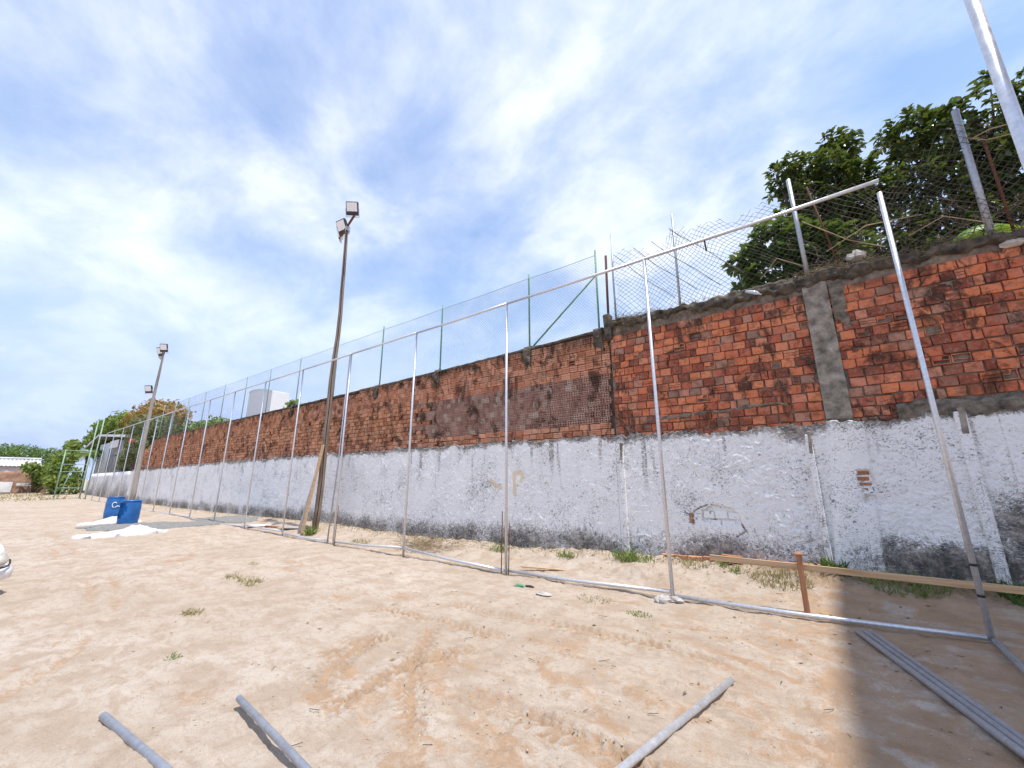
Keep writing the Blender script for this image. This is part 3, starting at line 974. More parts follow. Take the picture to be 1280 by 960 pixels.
# ---- older, nearer stretch (right)
near_wall = thing('brick_wall', 'nearer stretch of tall wall with square orange bricks over rough whitewash and a concrete pillar', 'wall', (0, WY + 0.1, 0))
plaster(near_wall, graded([(JOINT, 2.9, 0.0145), (2.9, 3.1, 0.05)]))
V, F = box(((JOINT + 3.1) / 2, WY + 0.115, 2.42), (3.1 - JOINT, 0.17, 5.2))
mk('mortar_core', V, F, M['mortar_near'], near_wall)
rr = random.Random(4)
specs = []
z = 2.50
ci = 0
while z < 4.80:
    h = 0.141 if ci % 5 else 0.132
    for seg in ((JOINT + 0.02, 0.27), (0.60, 3.05)):
        for x, w in course(seg[0], seg[1], z, h, [(0.185, 72), (0.14, 10), (0.09, 8), (0.21, 10)], 0.015, rr):
            if 1.15 < x < 3.1 and z < 2.72: continue     # bare render band there
            q = rr.random()
            kind = 'b' if q < 0.045 else ('r' if q < 0.075 else 'p')
            specs.append((kind, w, h, rr.randrange(5), x, WY - 0.004 + rr.uniform(-0.011, 0.013) + (0.02 if q > 0.93 else 0), z + h / 2 + rr.uniform(-.006, .006) + 0.03 * vn(np.array(x * 0.4), np.array(z * .3), 2), rr.gauss(0, 0.016), 'bnear'))
    z += h + 0.015
    ci += 1
lay_bricks(near_wall, specs, 300)


def slab(name, parent, xs_, zlo, zhi, y, mat, amp=0.02, nz=12, freq=6, seed=0, depth=0.1):
    """rough plastered strip with uneven lower and upper edges"""
    X = xs_
    T = np.linspace(0, 1, nz)
    XX, TT = np.meshgrid(X, T, indexing='ij')
    ZZ = zlo(XX) + TT * (zhi(XX) - zlo(XX))
    edge = np.minimum(1, 6 * np.minimum(TT, 1 - TT))
    YY = y - amp * edge * (0.6 + 0.8 * fbm(XX * freq, ZZ * freq, 4, seed)) + (1 - edge) * 0.02
    V = np.stack([XX, YY, ZZ], -1)
    a = V[:, :1].copy(); a[..., 1] = y + depth
    b = V[:, -1:].copy(); b[..., 1] = y + depth
    V = np.concatenate([a, V, b], 1)
    return mk(name, V.reshape(-1, 3), grid_faces(len(X), nz + 2)[:, ::-1], mat, parent, True)


top_near = lambda X: np.interp(X, [-3.3, -1.0, 0.3, 2.7, 3.2], [5.18, 5.13, 5.14, 5.02, 5.0]) + 0.03 * vn(X * 3, X * 0, 5) + 0.025 * vn(X * 11, X * 0, 6)
slab('coping', near_wall, graded([(JOINT - 0.02, 3.1, 0.03)]),
     lambda X: top_near(X) - 0.19 - 0.07 * fbm(X * 2.3, X * 0, 4, 19) - 0.03 * vn(X * 17, X * 0, 29) - 0.05 * sst(0.2, 1.0, X) * 0 - 0.12 * sst(-1.5, -3, X) * np.maximum(0, vn(X * 4, X * 0, 23)), top_near, WY - 0.02, M['concrete_old'], 0.05, 14, 9, 3, 0.22)
slab('pillar', near_wall, np.linspace(0.27, 0.60, 12), lambda X: 2.60 + 0.03 * vn(X * 9, X * 0, 2), lambda X: top_near(X) - 0.16, WY - 0.012, M['concrete_pillar'], 0.03, 70, 6, 8, 0.05)
slab('bare_render', near_wall, graded([(1.10, 3.1, 0.03)]), lambda X: white_top(X) - 0.06 + 0.03 * vn(X * 6, X * 0, 4), lambda X: 2.80 + 0.06 * vn(X * 3, X * 0, 14) + 0.03 * vn(X * 12, X * 0, 15), WY - 0.035, M['render_grey'], 0.035, 12, 9, 5, 0.05)
slab('mortar_smear', near_wall, graded([(-2.6, -0.2, 0.03)]), lambda X: 2.93 + 0.10 * X * 0.4 + 0.03 * vn(X * 5, X * 0, 4), lambda X: 3.0 + 0.04 * X + 0.035 * vn(X * 5, X * 0, 24), WY - 0.006, M['render_grey'], 0.018, 5, 9, 5, 0.03)
slab('mortar_smear', near_wall, graded([(0.62, 0.80, 0.03)]), lambda X: 4.05 + 0.2 * vn(X * 9, X * 0, 4), lambda X: 4.88 + X * 0, WY - 0.008, M['render_grey'], 0.022, 16, 9, 5, 0.03)
for (x, zt, zb, w) in ((-3.12, 2.38, 0.2, 0.10), (0.0, 2.40, 0.3, 0.085), (1.70, 2.60, 0.3, 0.12)):
    V, F = bbox_bev((x, WY - 0.055, (zt + zb) / 2), (w, 0.09, zt - zb), 0.012, rotz(0.04))
    n = len(V)
    o = mk('embedded_post', V, F, M['plaster'], near_wall, False, {'dirt': np.where(V[:, 2] > 1.5, 0.12, 0.45), 'yellow': np.zeros(n)})
    V, F = bbox_bev((x + 0.012, WY - 0.057, zt - 0.13), (w * 0.62, 0.096, 0.36), 0.01, rotz(0.06) @ roty(0.05))
    mk('bare_stub', V, F, M['concrete_pillar'], o)
# brick showing through the broken whitewash
specs2 = []
for x, zz, w, h in ((-1.89, 0.965, 0.05, 0.055), (-1.89, 1.055, 0.05, 0.05), (0.585, 1.79, 0.15, 0.055), (0.57, 1.71, 0.13, 0.055), (0.585, 1.63, 0.14, 0.05), (0.57, 1.55, 0.07, 0.04)):
    V, F = plain_brick(w, h, 1)
    me = fast_mesh('brick', V, F); me.materials.append(M['plank_red'])
    o = bpy.data.objects.new('brick', me); COL.objects.link(o); o.parent = near_wall
    o.location = Vector((x, WY - 0.050, zz)) - near_wall.location
for x, zz, w, h in ((-1.60, 1.09, 0.17, 0.12), (-1.40, 1.10, 0.19, 0.13), (-1.20, 1.09, 0.17, 0.11), (-1.52, 0.955, 0.2, 0.1), (-1.30, 0.96, 0.2, 0.1)):
    V, F = plain_brick(w, h, 1)
    me = fast_mesh('painted_brick', V, F, False, {'dirt': np.full(len(V), 0.05), 'yellow': np.zeros(len(V))}); me.materials.append(M['plaster'])
    o = bpy.data.objects.new('painted_brick', me); COL.objects.link(o); o.parent = near_wall
    o.location = Vector((x, WY - 0.030, zz)) - near_wall.location
# footing bricks laid bare at the foot of the wall
for i in range(15):
    x = -2.35 + i * 0.235 + random.uniform(-.01, .01)
    if x > 0.1: break
    V, F = plain_brick(0.22, 0.075, i % 4)
    me = fast_mesh('footing_brick', V, F); me.materials.append(M['bbrown_obj'])
    o = bpy.data.objects.new('footing_brick', me); COL.objects.link(o); o.parent = near_wall
    o.location = Vector((x, WY - 0.16 + random.uniform(-.015, .015), zbase(x, 7.85) + 0.05)) - near_wall.location
    o.rotation_euler = (0, random.uniform(-.04, .04), random.uniform(-.06, .06))

# ---- farther, longer stretch (left)
far_wall = thing('brick_wall', 'long receding wall with ribbed orange bricks and a band of hollow brick ends above whitewash', 'wall', (-20, WY + 0.1, 0))
plaster(far_wall, graded([(-44.6, -30, 0.35), (-30, -18, 0.10), (-18, -11, 0.045), (-11, JOINT - 0.004, 0.024)]))
cx = graded([(-43.6, JOINT - 0.004, 0.6)])
ct = wtop_far(cx) - 0.06
V, F = [], []
for x, t_ in zip(cx, ct):
    V += [(x, WY + 0.066, -0.2), (x, WY + 0.066, t_), (x, WY + 0.2, t_), (x, WY + 0.2, -0.2)]
for i in range(len(cx) - 1):
    for k in range(4):
        F.append((4 * i + k, 4 * i + 4 + k, 4 * i + 4 + (k + 1) % 4, 4 * i + (k + 1) % 4))
F += [(0, 1, 2, 3), tuple(4 * (len(cx) - 1) + k for k in (3, 2, 1, 0))]
mk('mortar_core', V, F, M['mortar_far'], far_wall)
specs = []
rr = random.Random(9)
# lower two courses, hollow band with plain continuation, upper ribbed courses
z = 2.50
rows = []
while z < 2.84:
    rows.append((z, 0.118, 'low')); z += 0.131
while z < 3.90:
    rows.append((z, 0.122, 'mid')); z += 0.135
while z < 5.0:
    rows.append((z, 0.142, 'up')); z += 0.156
for ri, (z, h, zone) in enumerate(rows):
    if zone == 'mid':
        x = JOINT - 0.12 - 0.05 * (ri % 2)
        while x > -9.4 + 0.5 * math.sin(ri * 2.3):
            specs.append(('h', 0.122, h, rr.randrange(4), x, WY + rr.uniform(-.008, .008), z + h / 2, rr.gauss(0, .015), 'bperf'))
            x -= 0.131
        x1 = x
        for x, w in course(-43.4, x1 - 0.05, z, h, [(0.19, 80), (0.1, 20)], 0.014, rr):
            q = rr.random()
            specs.append(('p' if q > .06 else 'b', w, h, rr.randrange(5), x, WY + rr.uniform(-.02, .02), z + h / 2, rr.gauss(0, .012), 'bbrown'))
    else:
        for x, w in course(-43.4, JOINT - 0.03, z, h, [(0.19, 85), (0.24, 15)] if zone == 'up' else [(0.24, 70), (0.19, 30)], 0.014, rr):
            if z + h > wtop_far(x) + 0.02: continue
            q = rr.random()
            mt = 'bfar' if (x > -16 or zone == 'low') and rr.random() > 0.15 else ('bbrown' if x < -10 or rr.random() < 0.4 else 'bfar')
            specs.append(('b' if q < 0.025 else ('r' if zone == 'up' else ('r' if q < .5 else 'p')), w, h, rr.randrange(5), x, WY + rr.uniform(-.010, .012), z + h / 2 + rr.uniform(-.004, .004), rr.gauss(0, .010), mt))
lay_bricks(far_wall, specs, 296)
slab('coping', far_wall, graded([(-40, -20, 0.3), (-20, JOINT - 0.05, 0.06)]), lambda X: wtop_far(X) - 0.075 - 0.025 * vn(X * 3, X * 0, 1), lambda X: wtop_far(X) + 0.012 * vn(X * 5, X * 0, 2), WY - 0.002, M['concrete_old'], 0.02, 5, 6, 9, 0.2)
# mortar stumps under the green posts
GPX = [-3.53, -5.48, -8.83, -11.9, -14.95, -18.04, -21.07, -23.97, -27.09, -30.3, -33.6, -36.55, -39.5]
for i, x in enumerate(GPX[:6]):
    zt = float(wtop_far(x))
    slab('mortar_lump', far_wall, np.linspace(x - 0.09, x + 0.13, 9), lambda X: zt - 0.48 + 0.08 * vn(X * 14, X * 0, i), lambda X: zt + 0.03 + X * 0, WY - 0.02, M['concrete_old'], 0.05, 12, 10, i, 0.1)
V, F = bbox_bev((JOINT - 0.02, WY + 0.02, 5.02), (0.16, 0.20, 0.62), 0.02, roty(-0.05))
mk('concrete_stub', V, F, M['concrete_old'], far_wall)

# ---- lower whitewashed wall at the far end
low_wall = thing('boundary_wall', 'low grey-stained whitewashed wall carrying on from the far end of the brick wall', 'wall', (-55, WY + 0.1, 0))
lx = graded([(-64, -44.7, 0.4)])
lt = np.interp(lx, [-64, -62, -44.7], [1.6, 2.25, 2.35])
V, D = [], []
nzz = 8
for x, t_ in zip(lx, lt):
    for k in range(nzz):
        z = -0.2 + (t_ + 0.2) * k / (nzz - 1)
        V.append((x, WY - 0.02 - 0.02 * float(vn(np.array(x * 2), np.array(z * 3), 4)), z)); D.append(0.75 * (1 - k / (nzz - 1)) + 0.25 + 0.2 * float(vn(np.array(x * .8), np.array(z), 9)))
    V.append((x, WY + 0.18, t_)); D.append(0.6)
    V.append((x, WY + 0.18, -0.2)); D.append(0.6)
mk('plaster', V, grid_faces(len(lx), nzz + 2)[:, ::-1], M['plaster'], low_wall, False, {'dirt': np.array(D) * 0.75, 'yellow': np.zeros(len(V))})
V, F = box((-64.02, WY + 0.08, 0.8), (0.1, 0.2, 1.9))
mk('end_face', V, F, M['house_grey'], low_wall)

# ------------------------------------------------------------------ galvanised fence frame
FY, RAILZ, SP, X0 = 6.31, 5.41, 2.985, 1.15
frame = thing('fence_frame', 'unfinished galvanised steel pipe fence frame standing in front of the tall wall', 'fence', (-20, FY, 0))
ZB = [0.15, 0.01, -0.01, -0.07, -0.06, -0.04, -0.02, -0.05, 0.07, 0.04, -0.04, 0.08]
EX = [0.02, -0.02, -0.02, -0.01, 0, 0, 0.04, 0, -0.01, -0.04, 0.02, 0.01]
PX = []
for i in range(17):
    PX.append(X0 - SP * i + (EX[i] if i < 12 else 0))
for i, x in enumerate(PX):
    zb = zbase(x, FY) - 0.1
    zt = 5.27 if i == 0 else RAILZ - 0.02
    n = 14 if i < 5 else 8
    dx = 0.012 * math.sin(i * 2.7)
    V, F = tube([(x, FY, zb), (x + dx * 0.5, FY, (zb + zt) / 2), (x + dx, FY, zt)], 0.0265, n)
    p = mk('post', V, F, M['galv'], frame, True)
    if i == 0:
        for zz in (0.85, 0.56):
            V, F = tube([(x, FY, zz - 0.012), (x, FY, zz + 0.012)], 0.030, 14)
            mk('cable_tie', V, F, M['black'], p)
for x in (PX[4] - 0.27,):
    V, F = tube([(x, FY - 0.02, -0.1), (x + 0.16, FY - 0.02, 2.2), (x + 0.2, FY - 0.01, RAILZ - 0.03)], 0.020, 8)
    mk('post', V, F, M['galv_dull'], frame, True)
# thin rods tied beside two of the posts
for x, h in ((PX[2] - 0.09, 1.1), (PX[2] + 0.08, 0.9), (PX[4] + 0.12, 1.0)):
    V, F = tube([(x, FY - 0.03, -0.05), (x + 0.01, FY - 0.02, h)], 0.009, 6)
    mk('rod', V, F, M['rust'], frame, True)
# top rail in lengths, each length a part
for i in range(16):
    xa = PX[i] - 0.02 if i else PX[0] + 0.02
    xb = PX[i + 1] - 0.0
    V, F = tube([(xa, FY, RAILZ + (0.035 if i == 0 else 0)), ((xa + xb) / 2, FY, RAILZ - 0.012 * (i % 3) * 0.4), (xb, FY, RAILZ)], 0.0255, 12 if i < 5 else 8, hollow=0.12 if i == 0 else 0)
    mk('top_rail', V, F, M['galv'], frame, True)
BR = [(0.17, 0.085), (0.13, 0.045), (0.035, 0.155), (0.16, 0.03), (0.03, 0.03), (0.09, 0.09), (0.05, 0.0), (0.0, 0.02), (0.06, 0.05), (0.03, 0.03), (0.02, 0.02), (0.05, 0.08), (0.08, 0.08), (0.08, 0.09), (0.08, 0.08), (0.08, 0.08)]
for i, (za, zb) in enumerate(BR):
    xa, xb = PX[i] - 0.035, PX[i + 1] + 0.035
    if i == 4: xa -= 0.22
    V, F = tube([(xa, FY - 0.005, za + 0.01), ((xa + xb) / 2, FY - 0.005, (za + zb) / 2 - 0.008), (xb, FY - 0.005, zb + 0.01)], 0.0255, 12 if i < 5 else 8)
    mk('bottom_rail', V, F, M['galv'], frame, True)
# return side running from the corner past the camera
V, F = tube([(X0 + 0.03, FY - 0.04, 0.17), (X0, 4.7, 0.15), (X0 - 0.03, 2.97, 0.13)], 0.0255, 12)
mk('bottom_rail', V, F, M['galv_dull'], frame, True)
V, F = tube([(1.10, 2.93, -0.1), (1.10, 2.93, 2.6), (1.105, 2.93, 5.4)], 0.0275, 24)
mk('post', V, F, M['galv'], frame, True)
V, F = tube([(-0.885, FY, RAILZ - 0.02), (-0.875, FY - 0.004, 5.21)], 0.012, 8)
mk('hook', V, F, M['black'], frame, True)
# taller pipes at the far corner
for x, h in ((-49.6, 7.15), (-52.4, 7.0)):
    V, F = tube([(x, FY, 0), (x, FY, h)], 0.045, 8)
    mk('tall_post', V, F, M['green_pale'], frame, True)

gate = thing('pipe_gate', 'pale green pipe gate frame closing the far left corner', 'gate', (-53, 5.5, 0))
ga, gb = np.array((-53.75, 4.9, 0.0)), np.array((-52.0, 6.24, 0.0))
for p_, h in ((ga, 4.3), (gb, 4.45)):
    V, F = tube([p_, p_ + (0, 0, h)], 0.045, 8)
    mk('post', V, F, M['green_pale'], gate, True)
for zz in (0.95, 2.35, 3.0, 4.2):
    V, F = tube([ga + (0, 0, zz), gb + (0, 0, zz)], 0.032, 6)
    mk('cross_bar', V, F, M['green_pale'], gate, True)
d_ = (gb - ga) / np.linalg.norm(gb - ga)
V, F = tube([ga + d_ * 0.3 + (0, 0, 0), ga + d_ * 0.9 + (0, 0, 2.3)], 0.03, 6)
mk('brace', V, F, M['green_pale'], gate, True)

# ------------------------------------------------------------------ light poles
def floodlight(pole, c, yaw, tilt, w=0.42, h=0.46, case='lamp_case'):
    """box lamp whose glass faces local -Y"""
    R = rotz(yaw) @ rotx(tilt)
    c = np.array(c, float)
    V, F = bbox_bev((0, 0, 0), (w, 0.11, h), 0.015)
    V2, F2 = join((V, F), *[box((x, 0.085, 0), (0.012, 0.07, h * 0.8)) for x in np.linspace(-w * .38, w * .38, 6)])
    body = mk('floodlight', V2 @ R.T + c, F2, M[case], pole)
    V, F = box((0, -0.058, h * 0.10), (w * 0.86, 0.006, h * 0.66))
    mk('lamp_glass', V @ R.T + c, F, M['lamp_glass'], body)
    V, F = join(box((-w * .54, 0.0, -h * .3), (0.02, 0.05, h * .6)), box((w * .54, 0, -h * .3), (0.02, 0.05, h * .6)), box((0, 0, -h * .62), (w * 1.1, 0.05, 0.02)))
    mk('bracket', V @ R.T + c, F, M['lamp_alu'], body)


pole1 = thing('light_pole', 'tall brown weathered light pole with three floodlights on a slanted crossbar', 'light pole', (-13.55, 7.25, 0.1), 'floodlight poles by the wall')
zz = np.linspace(-0.2, 11.35, 14)
V, F = tube(np.stack([-13.60 + 0.10 * np.sin(zz / 11.5 * math.pi) + 0.02 * np.sin(zz * 2), np.full(14, 7.25) + 0.03 * np.sin(zz), zz], -1), np.linspace(0.112, 0.06, 14), 12)
mk('pole', V, F, M['pole_wood'], pole1, True)
V, F = tube(np.stack([-13.60 + 0.10 * np.sin(zz / 11.5 * math.pi) + 0.02 * np.sin(zz * 2) + np.linspace(0.117, 0.067, 14), np.full(14, 7.20) + 0.03 * np.sin(zz) + 0.01 * np.sin(zz * 5), zz], -1), 0.011, 5)
mk('cable', V, F, M['black'], pole1, True)
cb0, cb1 = np.array((-14.45, 7.40, 11.42)), np.array((-12.85, 7.06, 11.62))
V, F = tube([cb0, cb1], 0.045, 6)
mk('crossbar', V, F, M['rust'], pole1)
V, F = tube([(-13.6, 7.25, 11.32), (-13.6, 7.25, 11.52)], 0.095, 10)
mk('clamp', V, F, M['galv_dull'], pole1)
floodlight(pole1, cb1 + (-0.10, -0.06, 0.30), math.radians(40), math.radians(22), 0.46, 0.50)
floodlight(pole1, cb0 + (0.40, -0.14, 0.30), math.radians(8), math.radians(26), 0.50, 0.56)
floodlight(pole1, cb0 + (-0.08, 0.0, 0.27), math.radians(-30), math.radians(20), 0.42, 0.5, 'lamp_alu')

pole2 = thing('light_pole', 'farther pale light pole with a floodlight cluster on top and one lower lamp', 'light pole', (-38.4, 7.2, 0), 'floodlight poles by the wall')
zz = np.linspace(-0.2, 10.9, 10)
V, F = tube(np.stack([-38.35 - 0.35 * np.sin(zz / 11 * math.pi), np.full(10, 7.2), zz], -1), np.linspace(0.16, 0.07, 10), 10)
mk('pole', V, F, M['pole_pale'], pole2, True)
V, F = tube([(-39.0, 7.25, 10.9), (-37.7, 7.1, 11.0)], 0.05, 6)
mk('crossbar', V, F, M['rust'], pole2)
floodlight(pole2, (-37.9, 7.05, 11.30), math.radians(45), math.radians(20), 0.5, 0.62)
floodlight(pole2, (-38.6, 7.02, 11.15), math.radians(15), math.radians(25), 0.55, 0.66)
floodlight(pole2, (-39.2, 7.10, 11.05), math.radians(-25), math.radians(20), 0.5, 0.6, 'lamp_alu')
V, F = tube([(-38.7, 7.2, 8.0), (-40.0, 7.15, 8.2)], 0.04, 6)
mk('lamp_arm', V, F, M['rust'], pole2)
floodlight(pole2, (-40.1, 7.1, 8.42), math.radians(35), math.radians(20), 0.55, 0.6)

# ------------------------------------------------------------------ green mesh fence on the far wall
MY = WY + 0.12
mesh_f = thing('mesh_fence', 'green posted wire mesh fence along the top of the farther wall', 'fence', (-20, MY, 4.9))
for i, x in enumerate(GPX):
    zt0 = float(wtop_far(x))
    V, F = tube([(x, MY, zt0 - 0.25), (x, MY, 7.12 + 0.012 * i)], 0.024, 8)
    mk('post', V, F, M['green_paint'] if i < 4 else M['green_pale'], mesh_f, True)
V, F = tube([(-5.36, MY - 0.03, 5.02), (-3.56, MY - 0.03, 6.42)], 0.022, 6)
mk('brace', V, F, M['green_paint'], mesh_f, True)


def prisms(A, B, r):
    """thin three-sided wires from A to B (n,3 arrays)"""
    A = np.asarray(A, float); B = np.asarray(B, float)
    d = B - A
    d /= np.linalg.norm(d, axis=1)[:, None] + 1e-12
    ref = np.where(np.abs(d[:, 2:3]) < 0.9, np.array([[0, 0, 1.0]]), np.array([[1.0, 0, 0]]))
    u = np.cross(d, ref); u /= np.linalg.norm(u, axis=1)[:, None]
    v = np.cross(d, u)
    ring = [u * math.cos(a) + v * math.sin(a) for a in (0, 2.094, 4.189)]
    V = np.stack([A + ring[k] * r for k in range(3)] + [B + ring[k] * r for k in range(3)], 1)
    n = len(A)
    base = (np.arange(n) * 6)[:, None, None]
    F = np.array([[0, 1, 4, 3], [1, 2, 5, 4], [2, 0, 3, 5]])[None] + base
    return V.reshape(-1, 3), F.reshape(-1, 4)


def diag_lines(x0, x1, zlo, zhi, step, slope):
    """clipped straight diagonals of a diamond mesh"""
    A, B = [], []
    H = zhi - zlo
    x = x0 - H / slope
    while x < x1 + H / slope:
        for s in (1, -1):
            xa, za = x, zlo if s > 0 else zhi
            xb, zb = x + H / slope, zhi if s > 0 else zlo
            ta = max(0, (x0 - xa) / (xb - xa)); tb = min(1, (x1 - xa) / (xb - xa))
            if tb > ta:
                A.append((xa + (xb - xa) * ta, za + (zb - za) * ta)); B.append((xa + (xb - xa) * tb, za + (zb - za) * tb))
        x += step
    return np.array(A), np.array(B)


A, B = [], []
for i in range(len(GPX) - 1):
    x0_, x1_ = GPX[i + 1], GPX[i]
    zl = float(wtop_far((x0_ + x1_) / 2)) + 0.03
    a, b = diag_lines(x0_, x1_, zl, 6.98 + 0.012 * i, 0.085 if i < 3 else 0.10, 1.0)
    A.append(a); B.append(b)
A = np.vstack(A); B = np.vstack(B)
to3 = lambda q, y: np.stack([q[:, 0], np.full(len(q), y), q[:, 1]], -1)
thin = np.where(A[:, 0] > -9, 0.0019, 0.0013)[:, None]
V, F = prisms(to3(A, MY - 0.02), to3(B, MY - 0.026), thin)
o = mk('wire_mesh', V, F, M['wire'], mesh_f); o['kind'] = 'stuff'
for zz in (6.98,):
    for i in range(len(GPX) - 1):
        V, F = tube([(GPX[i], MY - 0.02, zz + 0.012 * i), ((GPX[i] + GPX[i + 1]) / 2, MY - 0.02, zz - 0.015 + 0.012 * i), (GPX[i + 1], MY - 0.02, zz + 0.012 * (i + 1))], 0.006, 5)
        mk('top_wire', V, F, M['green_pale'], mesh_f)

# ------------------------------------------------------------------ torn chain-link on the near wall
torn = thing('chain_link_fence', 'torn sagging chain-link fence with bent posts on top of the nearer wall', 'fence', (0, MY, 5.1))
for P_, r_, m_ in (([(-3.12, 8.15, 5.0), (-3.13, 8.15, 6.3), (-3.10, 8.15, 7.42)], 0.022, 'galv_dull'), ([(-3.31, 8.15, 4.9), (-3.28, 8.15, 6.90)], 0.028, 'rust'),
                   ([(-1.74, 8.15, 5.0), (-1.71, 8.15, 7.34)], 0.024, 'galv_dull'), ([(0.395, 8.15, 5.0), (0.372, 8.15, 7.15)], 0.036, 'galv_dull'),
                   ([(2.52, 8.15, 4.95), (2.55, 8.15, 7.30)], 0.042, 'galv_dull'), ([(2.725, 8.15, 5.0), (2.73, 8.15, 6.71)], 0.017, 'rust'),
                   ([(-0.62, 8.13, 5.1), (-0.62, 8.13, 5.52)], 0.014, 'black'), ([(0.85, 8.17, 5.05), (0.62, 8.2, 6.9)], 0.014, 'rust'), ([(3.08, 8.3, 5.0), (3.36, 8.3, 7.2), (3.62, 8.3, 8.6)], 0.02, 'rust')):
    V, F = tube(P_, r_, 10)
    mk('post', V, F, M[m_], torn, True)
topz = lambda x: np.interp(x, [-3.2, -2.9, -2.3, -1.72, -1.2, -0.5, 0.3, 0.9, 1.6, 2.5, 3.0], [6.9, 6.95, 6.62, 6.95, 6.85, 6.9, 7.05, 6.8, 6.6, 7.05, 7.0])


def warp(x, z):
    t = (z - 5.15) / 2.0
    dx = 0.16 * t * np.sin(x * 1.9) + 0.05 * np.sin(z * 5 + x * 3)
    dz = -0.16 * np.exp(-((x - 0.05) / 0.7) ** 2) * t - 0.25 * np.exp(-((x - 1.5) / 0.6) ** 2) * t + 0.03 * np.sin(x * 7 + z * 4)
    dy = 0.10 * np.sin(x * 2.7 + z * 2.2) * t + 0.05 * np.sin(x * 9)
    return np.stack([x + dx, MY + 0.02 + dy, z + dz], -1)


A, B = [], []
rw = random.Random(21)
for s in (1, -1):
    x = -3.2 - 2.1
    while x < 3.05:
        pts = []
        for k in range(22):
            zz_ = 5.12 + k * 0.095
            xx_ = x + (zz_ - 5.12) if s > 0 else x + 2.1 - (zz_ - 5.12)
            pts.append((xx_, zz_))
        for (xa, za), (xb, zb) in zip(pts[:-1], pts[1:]):
            if not (-3.15 < xa < 3.05 and -3.15 < xb < 3.05): continue
            lim = float(topz((xa + xb) / 2)) + 0.06 * math.sin(xa * 37)
            if zb > lim: continue
            if rw.random() < 0.03: continue
            A.append((xa, za)); B.append((xb, zb))
        x += 0.112
A, B = np.array(A), np.array(B)
V, F = prisms(warp(A[:, 0], A[:, 1]), warp(B[:, 0], B[:, 1]), 0.0038)
o = mk('wire_mesh', V, F, M['wire_dark'], torn); o['kind'] = 'stuff'
# heavier loose strands curling out of the torn edge
for k in range(4):
    xa = -3.0 + 0.40 * k + rw.uniform(-.05, .05)
    P_ = []
    for j in range(7):
        t = j / 6
        P_.append((xa + (1.25 if k < 6 else 0.9) * t + 0.015 * math.sin(9 * t + k), 8.05 + 0.05 * math.sin(4 * t + k), (6.75 + 0.35 * rw.random() if j == 0 else P_[0][2]) - 1.45 * t - 0.04 * math.sin(3 * t)))
    P_ = [p for p in P_ if p[2] > 5.25]
    if len(P_) > 2:
        V, F = tube(P_, 0.0065, 5)
        mk('loose_strand', V, F, M['wire_dark'], torn)
for P_ in ([(0.45, 8.1, 6.2), (1.0, 8.08, 5.6), (1.4, 8.05, 5.3)], [(0.7, 8.1, 5.5), (1.25, 8.05, 5.75), (1.9, 8.1, 5.7)], [(2.56, 8.12, 6.75), (2.75, 8.12, 6.6), (3.05, 8.1, 6.55)], [(2.6, 8.12, 6.7), (2.8, 8.1, 6.75), (3.05, 8.1, 6.72)],
           [(1.7, 8.1, 5.4), (2.1, 8.05, 5.55), (2.5, 8.1, 5.3)], [(-0.3, 8.1, 5.3), (0.0, 8.05, 5.6), (0.35, 8.1, 5.35)]):
    V, F = tube(P_, 0.009, 5)
    mk('loose_strand', V, F, M['dry'], torn)

# dead creeper and litter on the wall head
V, F = [], []
A, B = [], []
rw = random.Random(5)
for k in range(2600):
    x = rw.choice([rw.gauss(-2.9, .25), rw.uniform(-3.2, -1.2), rw.gauss(0.9, .5), rw.uniform(0.2, 2.9)])
    if not -3.2 < x < 3.0: continue
    zt = float(top_near(np.array(x)))
    a = np.array((x, 8.0 + rw.uniform(-.05, .25), zt + rw.uniform(-.42 if x < -1 else -.10, .10) * rw.random() ** 0.5))
    b = a + np.array((rw.gauss(0, .09), rw.gauss(0, .03) - 0.02, rw.gauss(-0.02, .06)))
    A.append(a); B.append(b)
V, F = prisms(A, B, 0.0038)
o = mk('dead_creeper', V, F, M['creeper'])
tag(o, 'dead creeper stalks matted along the head of the nearer wall', 'creeper', kind='stuff')
V, F = tube([(-0.55, 7.96, 5.07), (-0.47, 7.94, 5.03), (-0.38, 7.93, 4.98), (-0.34, 7.93, 4.95), (-0.31, 7.93, 4.93)], [0.02, 0.035, 0.035, 0.014, 0.014], 10)
tag(mk('plastic_bottle', V, F, M['bottle'], None, True), 'crushed clear plastic bottle caught on the wall head below the torn fence', 'bottle')


def lump(c, r, seed, sx=1, sy=1, sz=0.7, n=7):
    """uneven stone"""
    V = []; F = []
    for i in range(n + 1):
        th = math.pi * i / n
        for j in range(n + 2):
            ph = 2 * math.pi * j / (n + 2)
            d = np.array((math.sin(th) * math.cos(ph), math.sin(th) * math.sin(ph), math.cos(th)))
            k = r * (1 + 0.32 * float(vn(np.array(d[0] * 1.7 + seed), np.array(d[1] * 1.7 + d[2] * 2.1), seed)))
            V.append(np.array(c) + d * k * np.array((sx, sy, sz)))
    m = n + 2
    for i in range(n):
        for j in range(m):
            F.append((i * m + j, i * m + (j + 1) % m, (i + 1) * m + (j + 1) % m, (i + 1) * m + j))
    return np.array(V), F


V, F = lump((2.62, 7.985, 4.86), 0.075, 3, 1.7, 0.7, 0.7)
tag(mk('stone', V, F, M['rubble'], None, False), 'pale broken stone lodged under the coping near the right edge', 'stone')
V, F = lump((1.05, 8.08, 5.27), 0.09, 8, 1.3, 0.9, 1.0)
tag(mk('stone', V, F, M['rubble'], None, False), 'pale stone sitting on the coping under the tree beside the pillar', 'stone')

